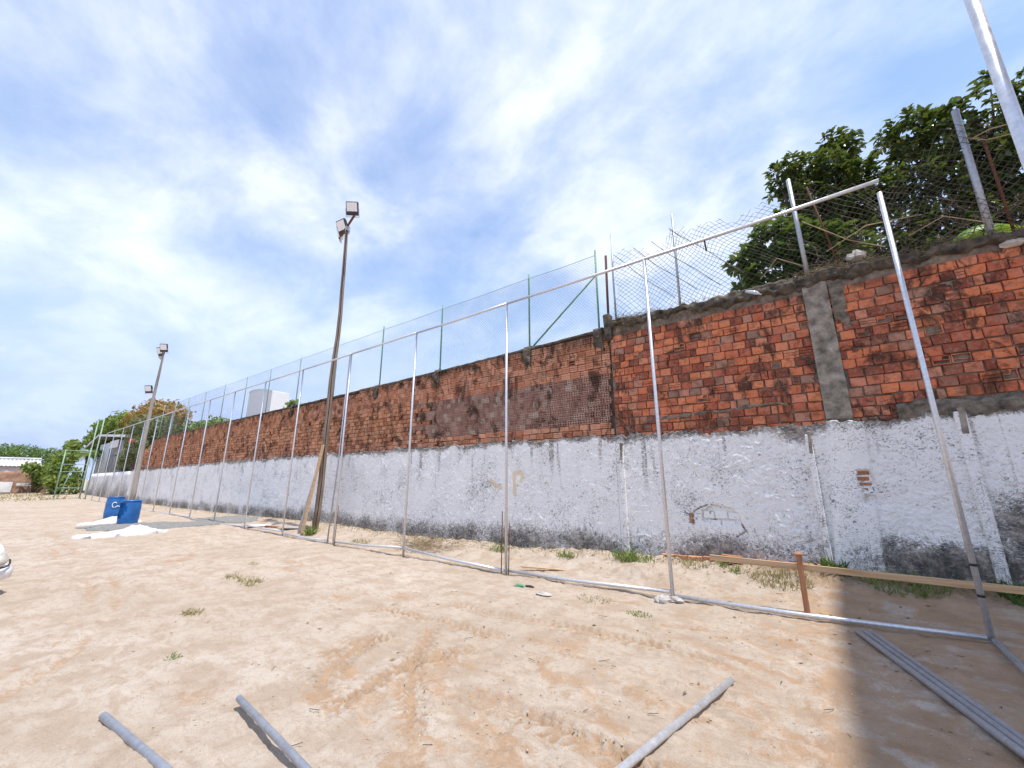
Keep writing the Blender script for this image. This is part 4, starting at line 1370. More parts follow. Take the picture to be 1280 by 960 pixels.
# ------------------------------------------------------------------ vegetation
def leaf_mesh(P, D, U, L, W, fold=0.25, droop=0.3):
    """P base points, D directions, U up vectors (n,3) -> folded leaves with a drooping tip (6 vertices, 4 faces)"""
    P, D, U = map(lambda a: np.asarray(a, float), (P, D, U))
    D = D / (np.linalg.norm(D, axis=1)[:, None] + 1e-9)
    Sd = np.cross(D, U); Sd /= np.linalg.norm(Sd, axis=1)[:, None] + 1e-9
    Nn = np.cross(Sd, D)
    L = np.asarray(L)[:, None]; W = np.asarray(W)[:, None]
    mid = P + D * L * 0.5 - Nn * L * droop * 0.12
    tip = P + D * L * 0.96 - Nn * L * droop * 0.6
    l1 = P + D * L * 0.42 + Sd * W * 0.5 + Nn * W * fold
    r1 = P + D * L * 0.42 - Sd * W * 0.5 + Nn * W * fold
    V = np.stack([P, l1, mid, r1, tip], 1)
    n = len(P)
    b = (np.arange(n) * 5)[:, None, None]
    F = np.array([[0, 2, 1], [0, 3, 2], [1, 2, 4], [2, 3, 4]])[None] + b
    return V.reshape(-1, 3), F.reshape(-1, 3)


def broad_leaf_mesh(P, D, U, L, W, fold=0.2, droop=0.5):
    """oblong leaves with a keel and a drooping tip (8 vertices, 6 faces)"""
    P, D, U = map(lambda a: np.asarray(a, float), (P, D, U))
    D = D / (np.linalg.norm(D, axis=1)[:, None] + 1e-9)
    Sd = np.cross(D, U); Sd /= np.linalg.norm(Sd, axis=1)[:, None] + 1e-9
    Nn = np.cross(Sd, D)
    L = np.asarray(L)[:, None]; W = np.asarray(W)[:, None]
    s1 = P + D * L * 0.33 - Nn * L * droop * 0.05
    s2 = P + D * L * 0.70 - Nn * L * droop * 0.25
    tip = P + D * L * 0.95 - Nn * L * droop * 0.55
    e1, e2 = Sd * W * 0.46, Sd * W * 0.44
    up1, up2 = Nn * W * fold, Nn * W * fold * 0.8
    V = np.stack([P, s1 + e1 + up1, s1, s1 - e1 + up1, s2 + e2 + up2, s2, s2 - e2 + up2, tip], 1)
    b = (np.arange(len(P)) * 8)[:, None, None]
    F = np.array([[0, 2, 1], [0, 3, 2], [1, 2, 5], [1, 5, 4], [2, 3, 6], [2, 6, 5], [4, 5, 7], [5, 6, 7]])[None] + b
    return V.reshape(-1, 3), F.reshape(-1, 3)


def rand_dir(n, rng):
    v = rng.normal(size=(n, 3)); return v / np.linalg.norm(v, axis=1)[:, None]


def lobe_points(lobes, n, rng, shell=0.55):
    w = np.array([(l[3] * l[4] * l[5]) ** (2 / 3) for l in lobes]); w /= w.sum()
    k = rng.choice(len(lobes), n, p=w)
    L = np.array(lobes)[k]
    r = shell + (1 - shell) * rng.random(n) ** 0.6
    r = np.where(rng.random(n) < 0.25, rng.random(n), r)
    d = rand_dir(n, rng)
    bump = 1 + 0.25 * np.sin(d[:, 0] * 5 + k) * np.sin(d[:, 2] * 6 + 2 * k)
    return L[:, :3] + d * L[:, 3:6] * (r * bump)[:, None], d


def big_tree(label, lobes, root, nt, per, llen, mat, seed, name='leafy_tree', branch_r=0.13, group=None, lw=0.40):
    rng = np.random.default_rng(seed)
    t = thing(name, label, 'tree' if 'shrub' not in name else 'shrub', root, group)
    P, d = lobe_points(lobes, nt, rng)
    PP = np.repeat(P, per, 0)
    out = np.repeat(d, per, 0)
    dirs = rand_dir(len(PP), rng) * np.array((1, 1, 0.55)) + out * 0.55 + np.array((0, 0, 0.0))
    PP = PP + rand_dir(len(PP), rng) * 0.05
    U = np.tile([0, 0, 1.0], (len(PP), 1)) + 0.35 * rand_dir(len(PP), rng)
    Ls = llen * (0.6 + 0.6 * rng.random(len(PP)))
    V, F = broad_leaf_mesh(PP, dirs, U, Ls, Ls * lw, 0.16, 0.6)
    rnd = np.repeat(np.clip(np.repeat(rng.random(nt), per) * 0.65 + 0.35 * rng.random(len(PP)), 0, 1), 8)
    mk('crown', V, F, M[mat], t, False, {'rnd': rnd})
    # trunk and limbs
    root = np.array(root, float)
    cen = np.average(np.array(lobes)[:, :3], axis=0, weights=[l[3] * l[4] * l[5] for l in lobes])
    fork = root + (cen - root) * np.array((0.5, 0.5, 0.62))
    zz_ = np.linspace(0, 1, 7)
    pts = root + (fork - root) * zz_[:, None] + 0.10 * np.sin(zz_[:, None] * np.array((5.0, 4.0, 0)))
    V, F = tube(pts, np.linspace(branch_r * 1.5, branch_r, 7), 9)
    mk('trunk', V, F, M['bark'], t, True)
    parts = []
    for l in lobes:
        a, b = pts[-1], np.array(l[:3]); m_ = (a + b) / 2 + rng.normal(size=3) * 0.12
        parts.append(tube([a, m_, b], [branch_r * 0.75, branch_r * 0.5, branch_r * 0.28], 6))
        for q in range(7):
            e = b + rand_dir(1, rng)[0] * np.array(l[3:6]) * 0.85
            s_ = a + (b - a) * rng.uniform(0.5, 1.0)
            parts.append(tube([s_, (s_ + e) / 2 + rng.normal(size=3) * 0.05, e], [branch_r * 0.26, branch_r * 0.17, branch_r * 0.07], 5))
    V, F = join(*parts)
    mk('limb', V, F, M['bark'], t, True)
    return t


big_tree('dark green leafy tree behind the wall, its crown above the pillar', [(1.1, 11.2, 8.75, .85, .8, .8), (0.5, 11.0, 9.15, .42, .4, .45), (1.55, 11.3, 9.5, .45, .45, .5), (1.95, 11.3, 8.2, .75, .7, .75), (0.95, 11.2, 7.6, .9, .8, .8), (1.6, 11.2, 6.7, 1.1, .8, .8)],
         (1.4, 11.4, 0.3), 1000, 11, 0.175, 'leaf_dark', 3)
big_tree('tall dark tree behind the wall at the right edge, behind the nearest steel post', [(3.0, 11.6, 9.25, .75, .7, .75), (3.9, 11.6, 9.1, .95, .8, .75), (3.3, 11.5, 7.9, 1.0, .8, .8), (4.5, 11.5, 7.8, 1.1, .9, 1.0), (2.9, 11.4, 6.8, .95, .8, .7), (5.2, 11.6, 8.8, 1., .9, .9), (4.0, 11.3, 6.5, 1.2, .8, .8)],
         (3.8, 11.8, 0.3), 1400, 11, 0.18, 'leaf_dark', 8)
big_tree('bright green broad-leaved shrub behind the torn fence, left of the dark trees', [(-.55, 9.75, 6.55, .38, .35, .42), (0.0, 9.8, 7.05, .42, .38, .42), (0.45, 9.75, 6.5, .6, .42, .65), (-.15, 9.8, 5.9, .75, .45, .6), (0.95, 9.8, 6.2, .6, .4, .7)],
         (0.1, 9.9, 0.3), 400, 9, 0.19, 'leaf_mid', 5, 'leafy_shrub', 0.06, None, 0.5)

# banana plant
ban = thing('banana_plant', 'banana plant with a broad yellow-green leaf behind the wall at right edge', 'plant', (3.6, 9.3, 0.3))
V, F = tube([(3.6, 9.3, 0.2), (3.58, 9.28, 2.5), (3.55, 9.25, 5.0)], [0.14, 0.11, 0.07], 9)
mk('stem', V, F, M['leaf_banana'], ban, True, {'rnd': np.full(len(V), 0.2)})
for bi, (a, Ln, rise) in enumerate(((-2.9, 1.15, 0.95), (-0.3, 1.6, 0.9), (2.1, 1.5, 1.0), (-1.35, 1.0, 0.5), (3.4, 1.2, 1.25))):
    n = 14; rows_ = []
    for i in range(n):
        t = i / (n - 1)
        c = np.array((3.55 + math.cos(a) * Ln * t, 9.2 + 0.55 * math.sin(a) * Ln * t, 5.0 + rise * (1.7 * t - 1.25 * t * t)))
        side = np.array((-math.sin(a), math.cos(a) * 0.55, 0)); w = 0.27 * math.sin(math.pi * (0.06 + 0.9 * t)) ** 0.7
        for s in (-1, -0.5, 0, 0.5, 1):
            rows_.append(c + side * w * s + np.array((0, 0, -abs(s) * w * 0.55 + 0.012 * math.sin(9 * t + s * 3))))
    mk('leaf', rows_, grid_faces(n, 5), M['leaf_banana'], ban, True, {'rnd': np.tile(np.array([.2, .7, 1, .7, .2]), n)})

# tangle of dead branches behind the torn fence
A, B = [], []
rng = np.random.default_rng(4)
for k in range(120):
    p = np.array((rng.uniform(0.5, 3.2), rng.uniform(8.5, 9.2), rng.uniform(4.9, 5.9)))
    d = rng.normal(size=3) * np.array((1, .4, .6)); d /= np.linalg.norm(d)
    for j in range(5):
        q = p + d * 0.16
        A.append(p); B.append(q)
        d = d + rng.normal(size=3) * 0.35; d /= np.linalg.norm(d); p = q
V, F = prisms(A, B, 0.007)
tag(mk('dead_branches', V, F, M['bark']), 'tangle of dead branches behind the torn fence', 'branches', kind='stuff')


def far_tree(label, name, lobes, n, size, mat, root, seed, group='trees beyond the far walls', cat='tree'):
    rng = np.random.default_rng(seed)
    t = thing(name, label, cat, root, group)
    P, d = lobe_points(lobes, n, rng, 0.7)
    U = d + 0.6 * rand_dir(n, rng)
    D = rand_dir(n, rng) + np.array((0, 0, -0.25))
    Ls = size * (0.5 + 0.9 * rng.random(n))
    V, F = leaf_mesh(P, D, U, Ls, Ls * 0.55, 0.1, 0.4)
    clump = 0.5 + 0.5 * np.sin(P[:, 0] * 1.3 + seed) * np.sin(P[:, 2] * 1.7 + P[:, 1])
    mk('crown', V, F, M[mat], t, False, {'rnd': np.repeat(np.clip(0.55 * clump + 0.45 * rng.random(n), 0, 1), 5)})
    V, F = [], []
    root = np.array(root, float)
    parts = []
    for l in lobes[:4]:
        b = np.array(l[:3])
        parts.append(tube([root, (root + b) / 2 + np.array((0.1, 0, 0.2)), b], [0.22, 0.15, 0.06], 6))
    V, F = join(*parts)
    mk('trunk', V, F, M['bark'], t, True)
    return t


far_tree('rounded tree with orange-tipped crown behind the farther light pole', 'flame_tree', [(-66, 12.2, 8.6, 3.6, 2.3, 1.5), (-60, 12.0, 9.2, 3.6, 2.2, 1.4), (-55, 11.6, 8.4, 3.4, 2.0, 1.3), (-60, 12, 7.6, 5, 2.5, 1.6)], 5200, 0.42, 'leaf_orange', (-60, 12.5, 0), 31)
far_tree('grey-green tree below the orange crown behind the brick wall end', 'leafy_tree', [(-54, 10.4, 7.0, 3.6, 1.6, 1.1), (-50, 10.0, 6.6, 3.0, 1.4, 1.0), (-58, 10.6, 6.6, 3.4, 1.5, 1.2), (-53, 10.2, 5.2, 4.5, 1.4, 1.4)], 4600, 0.36, 'leaf_grey', (-54, 10.6, 0), 32)
far_tree('low green treetops showing above the brick wall left of the white tank', 'leafy_tree', [(-52, 14, 7.0, 3.4, 1.5, 0.75), (-47.5, 14, 6.9, 2.6, 1.3, 0.7), (-57, 14, 6.7, 3, 1.5, .9)], 2200, 0.4, 'leaf_far', (-51, 14.5, 0), 33)
far_tree('green palm-like treetop peeping out right of the white tank', 'leafy_tree', [(-31.6, 14, 7.2, 0.5, 0.4, 0.5), (-32.0, 14.2, 6.9, .6, .4, .6)], 200, 0.5, 'leaf_far', (-32.6, 14.3, 0), 34)
far_tree('bright yellow-green tree behind the white house roof', 'leafy_tree', [(-76, 10.6, 8.0, 3.0, 1.8, 1.7), (-70, 10.8, 8.3, 3.2, 1.8, 1.7), (-80, 10.3, 6.8, 2.6, 1.6, 1.6)], 3600, 0.55, 'leaf_far', (-74, 11.5, 0), 35)
far_tree('bushy creeper hanging over the far end of the brick wall', 'creeper_bush', [(-48, 8.4, 4.3, 2.0, .55, 1.1), (-51, 8.5, 3.4, 2.0, .55, 1.0), (-46, 8.35, 4.6, 1.2, .4, .6), (-44.2, 8.2, 3.9, .6, .35, .7)], 2300, 0.26, 'leaf_grey', (-48, 8.6, 0), 36, cat='bush')
far_tree('green bush growing over the gate at the far left corner', 'leafy_bush', [(-67, 5.7, 2.4, 1.4, .7, 1.5), (-69, 6.3, 3.8, 1.8, .7, 1.2), (-74, 7.2, 5.6, 2.0, .7, 1.0), (-67, 6.3, 1.2, 1.2, .7, 1.1), (-66, 7.25, 1.5, 1.0, .5, 1.5)], 2600, 0.42, 'leaf_far', (-67, 6.2, 0), 37, cat='bush')
far_tree('green climber spilling over the ruined red wall at far left', 'leafy_bush', [(-75, 5.1, 2.6, .7, .9, .9), (-75, 4.4, 3.1, .7, .8, .6), (-75, 5.6, 1.6, .6, .8, .9), (-72, 6.3, 1.5, 1.0, .7, 1.2), (-73, 6.9, 3.4, 1.2, .7, 1.2)], 2300, 0.34, 'leaf_far', (-75.5, 5.2, 0), 38, cat='bush')
far_tree('distant green wooded rise left of the ruined wall roof', 'distant_wood', [(-170, 6.5, 8.5, 10, 5.5, 2.2), (-170, -1, 7.6, 10, 6, 1.7), (-172, -12, 6.8, 10, 7, 2.0), (-168, 13, 7.4, 9, 5, 2.4)], 6500, 0.7, 'leaf_wood', (-172, 3, 0), 39)
# red blossom on the creeper
V, F = lump((-47.4, 8.0, 4.9), 0.22, 2, 1, .6, 1)
mr = simple('red_petal', (0.55, 0.02, 0.02), (0.75, 0.06, 0.05), 9, 0.6, bs=0)
tag(mk('blossom', V, F, mr), 'small red blossom on the creeper at the brick wall end', 'flower')
# palm fronds by the gate
palm = thing('palm', 'drooping palm fronds beside the green gate at far left', 'palm', (-72, 8.6, 0.1))
V, F = tube([(-72, 8.6, 0), (-72.1, 8.6, 2.5), (-71.9, 8.5, 4.6)], [0.2, 0.16, 0.13], 8)
mk('trunk', V, F, M['bark'], palm, True)
rng = np.random.default_rng(77)
for k in range(13):
    a = k * 2.4; Ln = rng.uniform(2.4, 3.6); rise = rng.uniform(0.6, 2.2)
    P_, D_, U_, LL = [], [], [], []
    for i in range(26):
        t = i / 25
        c = np.array((-71.9 + math.cos(a) * Ln * t, 8.5 + math.sin(a) * Ln * t * 0.8, 4.6 + rise * t * 1.4 - 2.4 * t * t))
        for s in (-1, 1):
            P_.append(c); D_.append((-math.sin(a) * s + math.cos(a) * 0.5, math.cos(a) * s + math.sin(a) * 0.5, -0.45)); U_.append((0, 0, 1)); LL.append(0.85 * math.sin(math.pi * (0.1 + 0.85 * t)))
    V, F = leaf_mesh(P_, D_, U_, LL, np.array(LL) * 0.14, 0.1, 0.6)
    mk('frond', V, F, M['leaf_far'], palm, False, {'rnd': np.full(len(V), rng.random())})

# ------------------------------------------------------------------ buildings
house = thing('house', 'white house with a low pitched roof and stained grey side beyond the far wall', 'house', (-70, 12, 0))
def wallbox(n_, a, b, m_, par):
    a = np.array(a, float); b = np.array(b, float)
    V, F = box((a + b) / 2, b - a)
    return mk(n_, V, F, M[m_], par)
wallbox('wall', (-73.5, 9.6, 0), (-66.5, 14, 6.0), 'house_white', house)
wallbox('side_wall', (-66.48, 9.5, 0), (-57.5, 13.9, 5.9), 'house_grey', house)
wallbox('upper_wall', (-66.4, 9.42, 5.2), (-62, 9.48, 6.05), 'house_white', house)
wallbox('porch', (-80, 10.4, 0), (-73.55, 14, 5.6), 'shade_fill', house)  # solid block, the porch's shade is put into its dark colour
wallbox('doorway', (-72.9, 9.56, 0), (-71.9, 9.595, 2.3), 'shade_fill', house)
V = [(-81, 9.1, 5.7), (-72.5, 9.1, 7.0), (-56.8, 9.1, 5.95), (-56.8, 14.6, 5.95), (-72.5, 14.6, 7.0), (-81, 14.6, 5.7)]
V = V + [(x, y, z + 0.28) for x, y, z in V]
F = [(6, 7, 10, 11), (7, 8, 9, 10), (0, 5, 4, 1), (1, 4, 3, 2), (0, 1, 7, 6), (1, 2, 8, 7), (5, 11, 10, 4), (4, 10, 9, 3), (0, 6, 11, 5), (2, 3, 9, 8)]
roof = mk('roof', V, F, M['roof_tile'], house)
V, F = [], []
V = [(-81.02, 9.04, 5.72), (-72.5, 9.04, 7.02), (-56.8, 9.04, 5.97), (-56.8, 9.04, 6.2), (-72.5, 9.04, 7.26), (-81.02, 9.04, 5.96)]
V = V + [(x, y + 0.05, z) for x, y, z in V]
F = [(0, 1, 4, 5), (1, 2, 3, 4), (11, 10, 7, 6), (10, 9, 8, 7), (5, 4, 10, 11), (4, 3, 9, 10), (0, 6, 7, 1), (1, 7, 8, 2)]
mk('fascia', V, F, M['white_paint'], roof)

tank = thing('water_tower_block', 'white rendered water tank block rising behind the brick wall', 'water tank', (-42, 16.5, 0))
V = []
prof = [(-46.1, 10.50), (-45.2, 10.58), (-44.0, 10.52), (-42.8, 10.38), (-41.6, 10.18), (-40.6, 9.95)]
for y in (16, 17.6):
    V += [(-46.1, y, 0)] + [(x, y, z) for x, z in prof] + [(-40.6, y, 0)]
n = len(prof) + 2
F = [tuple(range(n))[::-1], tuple(range(n, 2 * n))] + [(i, (i + 1) % n, n + (i + 1) % n, n + i) for i in range(n)]
mk('wall', V, F, M['white_paint'], tank)
V, F = join(*[box(((a[0] + b[0]) / 2, 15.97, (a[1] + b[1]) / 2 + 0.02), (math.dist(a, b) + 0.02, 0.08, 0.10), roty(-math.atan2(b[1] - a[1], b[0] - a[0]))) for a, b in zip(prof[:-1], prof[1:])])
mk('rim', V, F, M['white_paint'], tank)

ruin = thing('ruined_wall', 'crumbling red brick wall with pale render patches at the far left', 'wall', (-76.5, -3, 0))
ry = graded([(-14, 6.2, 0.25)])
rt_ = 2.65 + 0.25 * fbm(ry * 0.6, ry * 0, 3, 4) + 0.12 * vn(ry * 3, ry * 0, 6)
V = []
for y, t_ in zip(ry, rt_):
    for k in range(8):
        z = -0.1 + (t_ + 0.1) * k / 7
        V.append((-76.5 + 0.10 * float(fbm(np.array(y * 1.5), np.array(z * 1.5), 3, 2)), y, z))
    V.append((-76.85, y, t_)); V.append((-76.85, y, -0.1))
mk('masonry', V, grid_faces(len(ry), 10), M['ruin_brick'], ruin)
for y0, y1, z0, z1 in ((-1.5, 2.2, 1.55, 1.72), (2.4, 3.4, 0.2, 1.4), (-4.5, -2.0, 0.1, 0.9), (3.7, 5.3, 0.9, 1.25), (-0.5, 1.2, 0.15, 0.6)):
    V = []
    for y in np.linspace(y0, y1, 9):
        for z in np.linspace(z0, z1, 5):
            e = 0.05 * float(vn(np.array(y * 4), np.array(z * 5), 3))
            V.append((-76.34 + e, y, z + 0.1 * e))
    mk('render_patch', V, grid_faces(9, 5), M['house_white'], ruin)
shed = thing('shed', 'low shed with a pale corrugated sheet roof behind the ruined wall', 'shed', (-82, -4, 0))
wallbox('wall', (-86, -14, 0), (-79.6, 5.2, 3.3), 'house_white', shed)
for k in range(20):
    y0 = -14.3 + k * 0.99
    V = []
    for y in np.linspace(y0, y0 + 0.98, 13):
        zc_ = 0.05 * math.sin((y - y0) / 0.98 * 6 * math.pi)
        for x, z in ((-79.1, 3.30), (-82.8, 4.25)):
            V.append((x, y, z + zc_))
        for x, z in ((-82.8, 4.21), (-79.1, 3.26)):
            V.append((x, y, z + zc_))
    mk('roof_sheet', V, grid_faces(13, 4), M['roof_sheet'], shed)
V, F = tube([(-82.8, -14.3, 4.33), (-82.8, 5.55, 4.33)], 0.13, 8)
mk('ridge_cap', V, F, M['roof_sheet'], shed)
wb = thing('signboard', 'blank white board leaning beside the ruined wall at the left edge', 'board', (-70, 1.0, 0.1))
V, F = box((-70, 0.95, 1.3), (0.06, 1.9, 2.5), roty(0.12))
mk('panel', V, F, M['white_paint'], wb)
V, F = join(box((-70.1, 0.4, 1.2), (0.06, 0.08, 2.5), roty(-0.1)), box((-70.1, 1.5, 1.2), (0.06, 0.08, 2.5), roty(-0.1)))
mk('prop', V, F, M['plank'], wb)

# raised roof added out of view at right, shaped to shade the plot's corner
shade_caster = thing('shade_canopy', 'unseen raised roof on columns beyond the right edge, added to shade the corner', 'shade caster', (5.3, 5, 0))
RX0, RX1, RY0, RY1, RZ = 2.98, 7.6, 1.6, 8.3, 10.5
wallbox('roof', (RX0, RY0, RZ), (RX1, RY1, RZ + 0.12), 'roof_sheet', shade_caster)
for y in (2.0, 7.9):
    wallbox('beam', (RX0 + 0.05, y - 0.1, RZ - 0.35), (RX1 - 0.1, y + 0.1, RZ - 0.004), 'galv_dull', shade_caster)
    for x in (3.9, 7.2):
        V, F = tube([(x, y, -0.2), (x, y, RZ - 0.36)], 0.11, 12)
        col = mk('column', V, F, M['galv_dull'], shade_caster, True)
        V, F = bbox_bev((x, y, 0.1), (0.5, 0.5, 0.5), 0.03)
        mk('plinth', V, F, M['concrete_pillar'], col)

# ------------------------------------------------------------------ things lying about
def pipe(label, a, b, r=0.038, n=18, mat='galv_dull', lift=0.0, lift2=0.0):
    za, zb = zg(*a) + r + lift, zg(*b) + r + lift2
    m_ = ((a[0] + b[0]) / 2, (a[1] + b[1]) / 2, (za + zb) / 2 - 0.004)
    V, F = tube([(*a, za), m_, (*b, zb)], r, n, hollow=0.1)
    o = mk('steel_pipe', V, F, M[mat], None, True)
    return tag(o, label, 'pipe', 'loose steel pipes on the sand')


pipe('grey steel pipe on the sand, leftmost of the loose pipes', (-4.44, 0.93), (-1.2, 1.24), 0.0255, lift=0.0)
pipe('grey steel pipe propped slightly off the sand, second loose pipe from left', (-3.74, 1.55), (-0.6, 1.38), 0.022, lift=0.045, lift2=0.02)
pipe('shiny steel pipe lying diagonally on the sand, in the middle foreground', (-0.815, 4.23), (-1.62, 0.55), 0.0245, mat='galv', lift=0.0)
for k, (dx, dz, lb, en) in enumerate(((0.0, 0.0, 'left pipe of the bundle lying in shade at lower right', 0), (0.056, 0.0, 'middle pipe of the bundle lying in shade at lower right', 0.06), (0.112, 0.0, 'right pipe of the bundle lying in shade at lower right', 0.02))):
    d = np.array((0.634, -1.841)); d /= np.linalg.norm(d); nrm = np.array((-d[1], d[0]))
    a = np.array((0.13, 6.03)) + nrm * dx + d * en; b = a + d * 5.2
    zc_ = 0.10
    pipe(lb, tuple(a), tuple(b), 0.0255, lift=0.004 + 0.006 * k, lift2=0.006)

bb = thing('batter_board', 'wooden batter board: reddish stake carrying a long raw plank behind the steel frame', 'batter board', (-0.3, 6.56, 0.05))
V, F = bbox_bev((-0.31, 6.56, 0.36), (0.055, 0.05, 0.84), 0.006, rotz(0.3))
mk('stake', V, F, M['plank_red'], bb)
V, F = bbox_bev((-0.312, 6.56, 0.765), (0.095, 0.075, 0.035), 0.012, rotz(0.3))
mk('stake_head', V, F, M['plank_red'], bb)
V, F = bbox_bev((0.55, 6.605, 0.605), (3.85, 0.026, 0.075), 0.004, roty(0.002))
mk('plank', V, F, M['plank'], bb)
V, F = bbox_bev((2.3, 6.64, 0.4), (0.055, 0.045, 0.7), 0.006)
mk('stake', V, F, M['plank_red'], bb)

# planks propped on the nearer light pole
for k, (a, b, w, lb) in enumerate((((-13.35, 6.72, 0.02), (-13.42, 7.13, 2.85), 0.16, 'long pale plank leaning against the nearer light pole, front one'), ((-13.75, 6.80, 0.02), (-13.52, 7.10, 2.1), 0.14, 'shorter weathered plank leaning behind the long one on the nearer light pole'))):
    a, b = np.array(a), np.array(b)
    d = (b - a) / np.linalg.norm(b - a)
    sx_ = np.array((1, 0, 0)) - d * d[0]; sx_ /= np.linalg.norm(sx_)
    sy_ = np.cross(d, sx_)
    V, F = bbox_bev((0, 0, 0), (w, 0.03, np.linalg.norm(b - a)), 0.004)
    V = V @ np.stack([sx_, sy_, d], 0) + (a + b) / 2
    tag(mk('leaning_plank', V, F, M['plank'] if k == 0 else M['pole_pale']), lb, 'plank')
for k, (x, y, L_, w, a, m_, lb) in enumerate(((-14.6, 7.05, 1.1, 0.28, 0.5, 'pole_pale', 'flat grey board lying left of the nearer light pole base'), (-15.6, 6.95, 1.4, 0.10, 0.15, 'plank_red', 'thin reddish lath on the sand left of the nearer light pole'), (-16.6, 6.75, 0.8, 0.35, 0.9, 'white_paint', 'white scrap sheet on the sand by the pipe frame'))):
    V, F = bbox_bev((0, 0, 0), (L_, w, 0.03), 0.004)
    R_ = rotz(a) @ rotx(0.12 if k == 0 else 0.02)
    tag(mk('scrap_board', V @ R_.T + np.array((x, y, zg(x, y) + 0.045)), F, M[m_]), lb, 'board')
V, F = bbox_bev((0, 0, 0), (1.1, 0.05, 0.02), 0.003)
tag(mk('lath', V @ (rotz(0.25)).T + np.array((-4.25, 6.85, zg(-4.25, 6.85) + 0.03)), F, M['plank']), 'short pale lath on the sand behind the steel bottom rail', 'lath')
V, F = plain_brick(0.30, 0.11, 2)
tag(mk('loose_brick', V @ rotz(-0.1).T + np.array((-1.28, 7.72, zbase(-1.28, 7.7) + 0.12)), F, M['plank_red']), 'single red brick on the earth at the left end of the raw plank', 'brick')

# blue drums
def drum(label, x, y, r, h, lean, seed, cut):
    t = thing('plastic_drum', label, 'drum', (x, y, zg(x, y)), 'blue drums by the white sand')
    z0 = zg(x, y)
    n, m_ = 28, 15
    prof = []
    for i in range(m_):
        tt = i / (m_ - 1)
        rr_ = r * (0.93 + 0.07 * math.sin(math.pi * tt) ** 0.5)
        if i in (4, 10): rr_ *= 1.025
        if i == 0: rr_ *= 0.95
        prof.append((rr_, z0 + h * tt))
    V = []
    for rr_, z in prof:
        for k in range(n):
            a = 2 * math.pi * k / n
            V.append((x + rr_ * math.cos(a) + lean * (z - z0), y + rr_ * math.sin(a), z))
    V = np.array(V)
    inner = np.array([(x + lean * (v[2] - z0) + (v[0] - x - lean * (v[2] - z0)) * 0.97, y + (v[1] - y) * 0.97, v[2]) for v in V])
    F = []
    def hole(i, k):
        if not cut: return False
        a = 2 * math.pi * (k + 0.5) / n
        d = (a - cut + math.pi) % (2 * math.pi) - math.pi
        return abs(d) < 0.85 - 0.45 * abs(i - 9) / 5 and 4 <= i <= 12
    N = len(V)
    for i in range(m_ - 1):
        for k in range(n):
            a, b, c, d = i * n + k, i * n + (k + 1) % n, (i + 1) * n + (k + 1) % n, (i + 1) * n + k
            if hole(i, k): continue
            F.append((a, b, c, d)); F.append((N + d, N + c, N + b, N + a))
    for k in range(n):
        F.append(((m_ - 1) * n + k, (m_ - 1) * n + (k + 1) % n, N + (m_ - 1) * n + (k + 1) % n, N + (m_ - 1) * n + k))
    F.append(tuple(range(n))[::-1]); F.append(tuple(N + k for k in range(n)))
    mk('shell', np.vstack([V, inner]), F, M['blue'], t, True)
    V, F = [], []
    ring = [(x + lean * h + (r * 0.955) * math.cos(a), y + r * 0.955 * math.sin(a), z0 + h) for a in np.linspace(0, 2 * math.pi, 29)]
    V, F = tube(ring, 0.016, 6, cap=False)
    mk('rim', V, F, M['blue'], t, True)
    return t


drum('upright blue plastic drum with a hole cut in its side, in front', -21.25, 3.98, 0.31, 0.88, 0.02, 1, math.radians(-75))
d2 = drum('blue plastic drum with white paint scrawl, behind the other drum', -25.4, 4.22, 0.31, 0.92, 0.0, 2, 0)
# painted scrawl: a curved hook and a dash, laid on the drum side facing the plot
zb_ = zg(-25.4, 4.22)
def on_drum(ang, z, rr_=0.318): return (-25.4 + rr_ * math.cos(ang), 4.22 + rr_ * math.sin(ang), zb_ + z)
hook = [on_drum(math.radians(-12 + 13 * math.cos(t)), 0.60 + 0.11 * math.sin(t)) for t in np.linspace(0.6, 4.6, 12)]
V1 = tube(hook, 0.017, 5)
V2 = tube([on_drum(math.radians(a), 0.52 + 0.03 * math.sin(a / 6)) for a in np.linspace(-8, 22, 8)], 0.015, 5)
V, F = join(V1, V2)
mk('paint_scrawl', V, F, M['white_paint'], d2, True)


def heap(name, label, cat, cx, cy, rx, ry_, rot, hfun, mat, kind=None, seed=0, n=40):
    V = []
    c, s = math.cos(rot), math.sin(rot)
    for i in range(n + 1):
        for j in range(n + 1):
            u, v = -1 + 2 * i / n, -1 + 2 * j / n
            # square to disc
            uu, vv = u * math.sqrt(1 - v * v / 2), v * math.sqrt(1 - u * u / 2)
            k = 1 + 0.16 * float(fbm(np.array(uu * 2.3 + seed), np.array(vv * 2.3), 3, seed))
            lx_, ly_ = uu * rx * k, vv * ry_ * k
            x, y = cx + c * lx_ - s * ly_, cy + s * lx_ + c * ly_
            V.append((x, y, hfun(uu, vv)))
    V = np.array(V)
    zz_, _, _ = ground_fn(V[None, :, 0], V[None, :, 1])
    rad = np.array([max(abs(-1 + 2 * (q // (n + 1)) / n), abs(-1 + 2 * (q % (n + 1)) / n)) for q in range(len(V))])
    nz_ = fbm(V[:, 0] * 5, V[:, 1] * 5, 4, seed + 3)
    V[:, 2] = zz_[0] + np.where(rad > 0.97, -0.03, V[:, 2] * (1 + 0.25 * nz_) + 0.012)
    o = mk(name, V, grid_faces(n + 1, n + 1), M[mat], None, True)
    tag(o, label, cat, kind=kind)
    return o


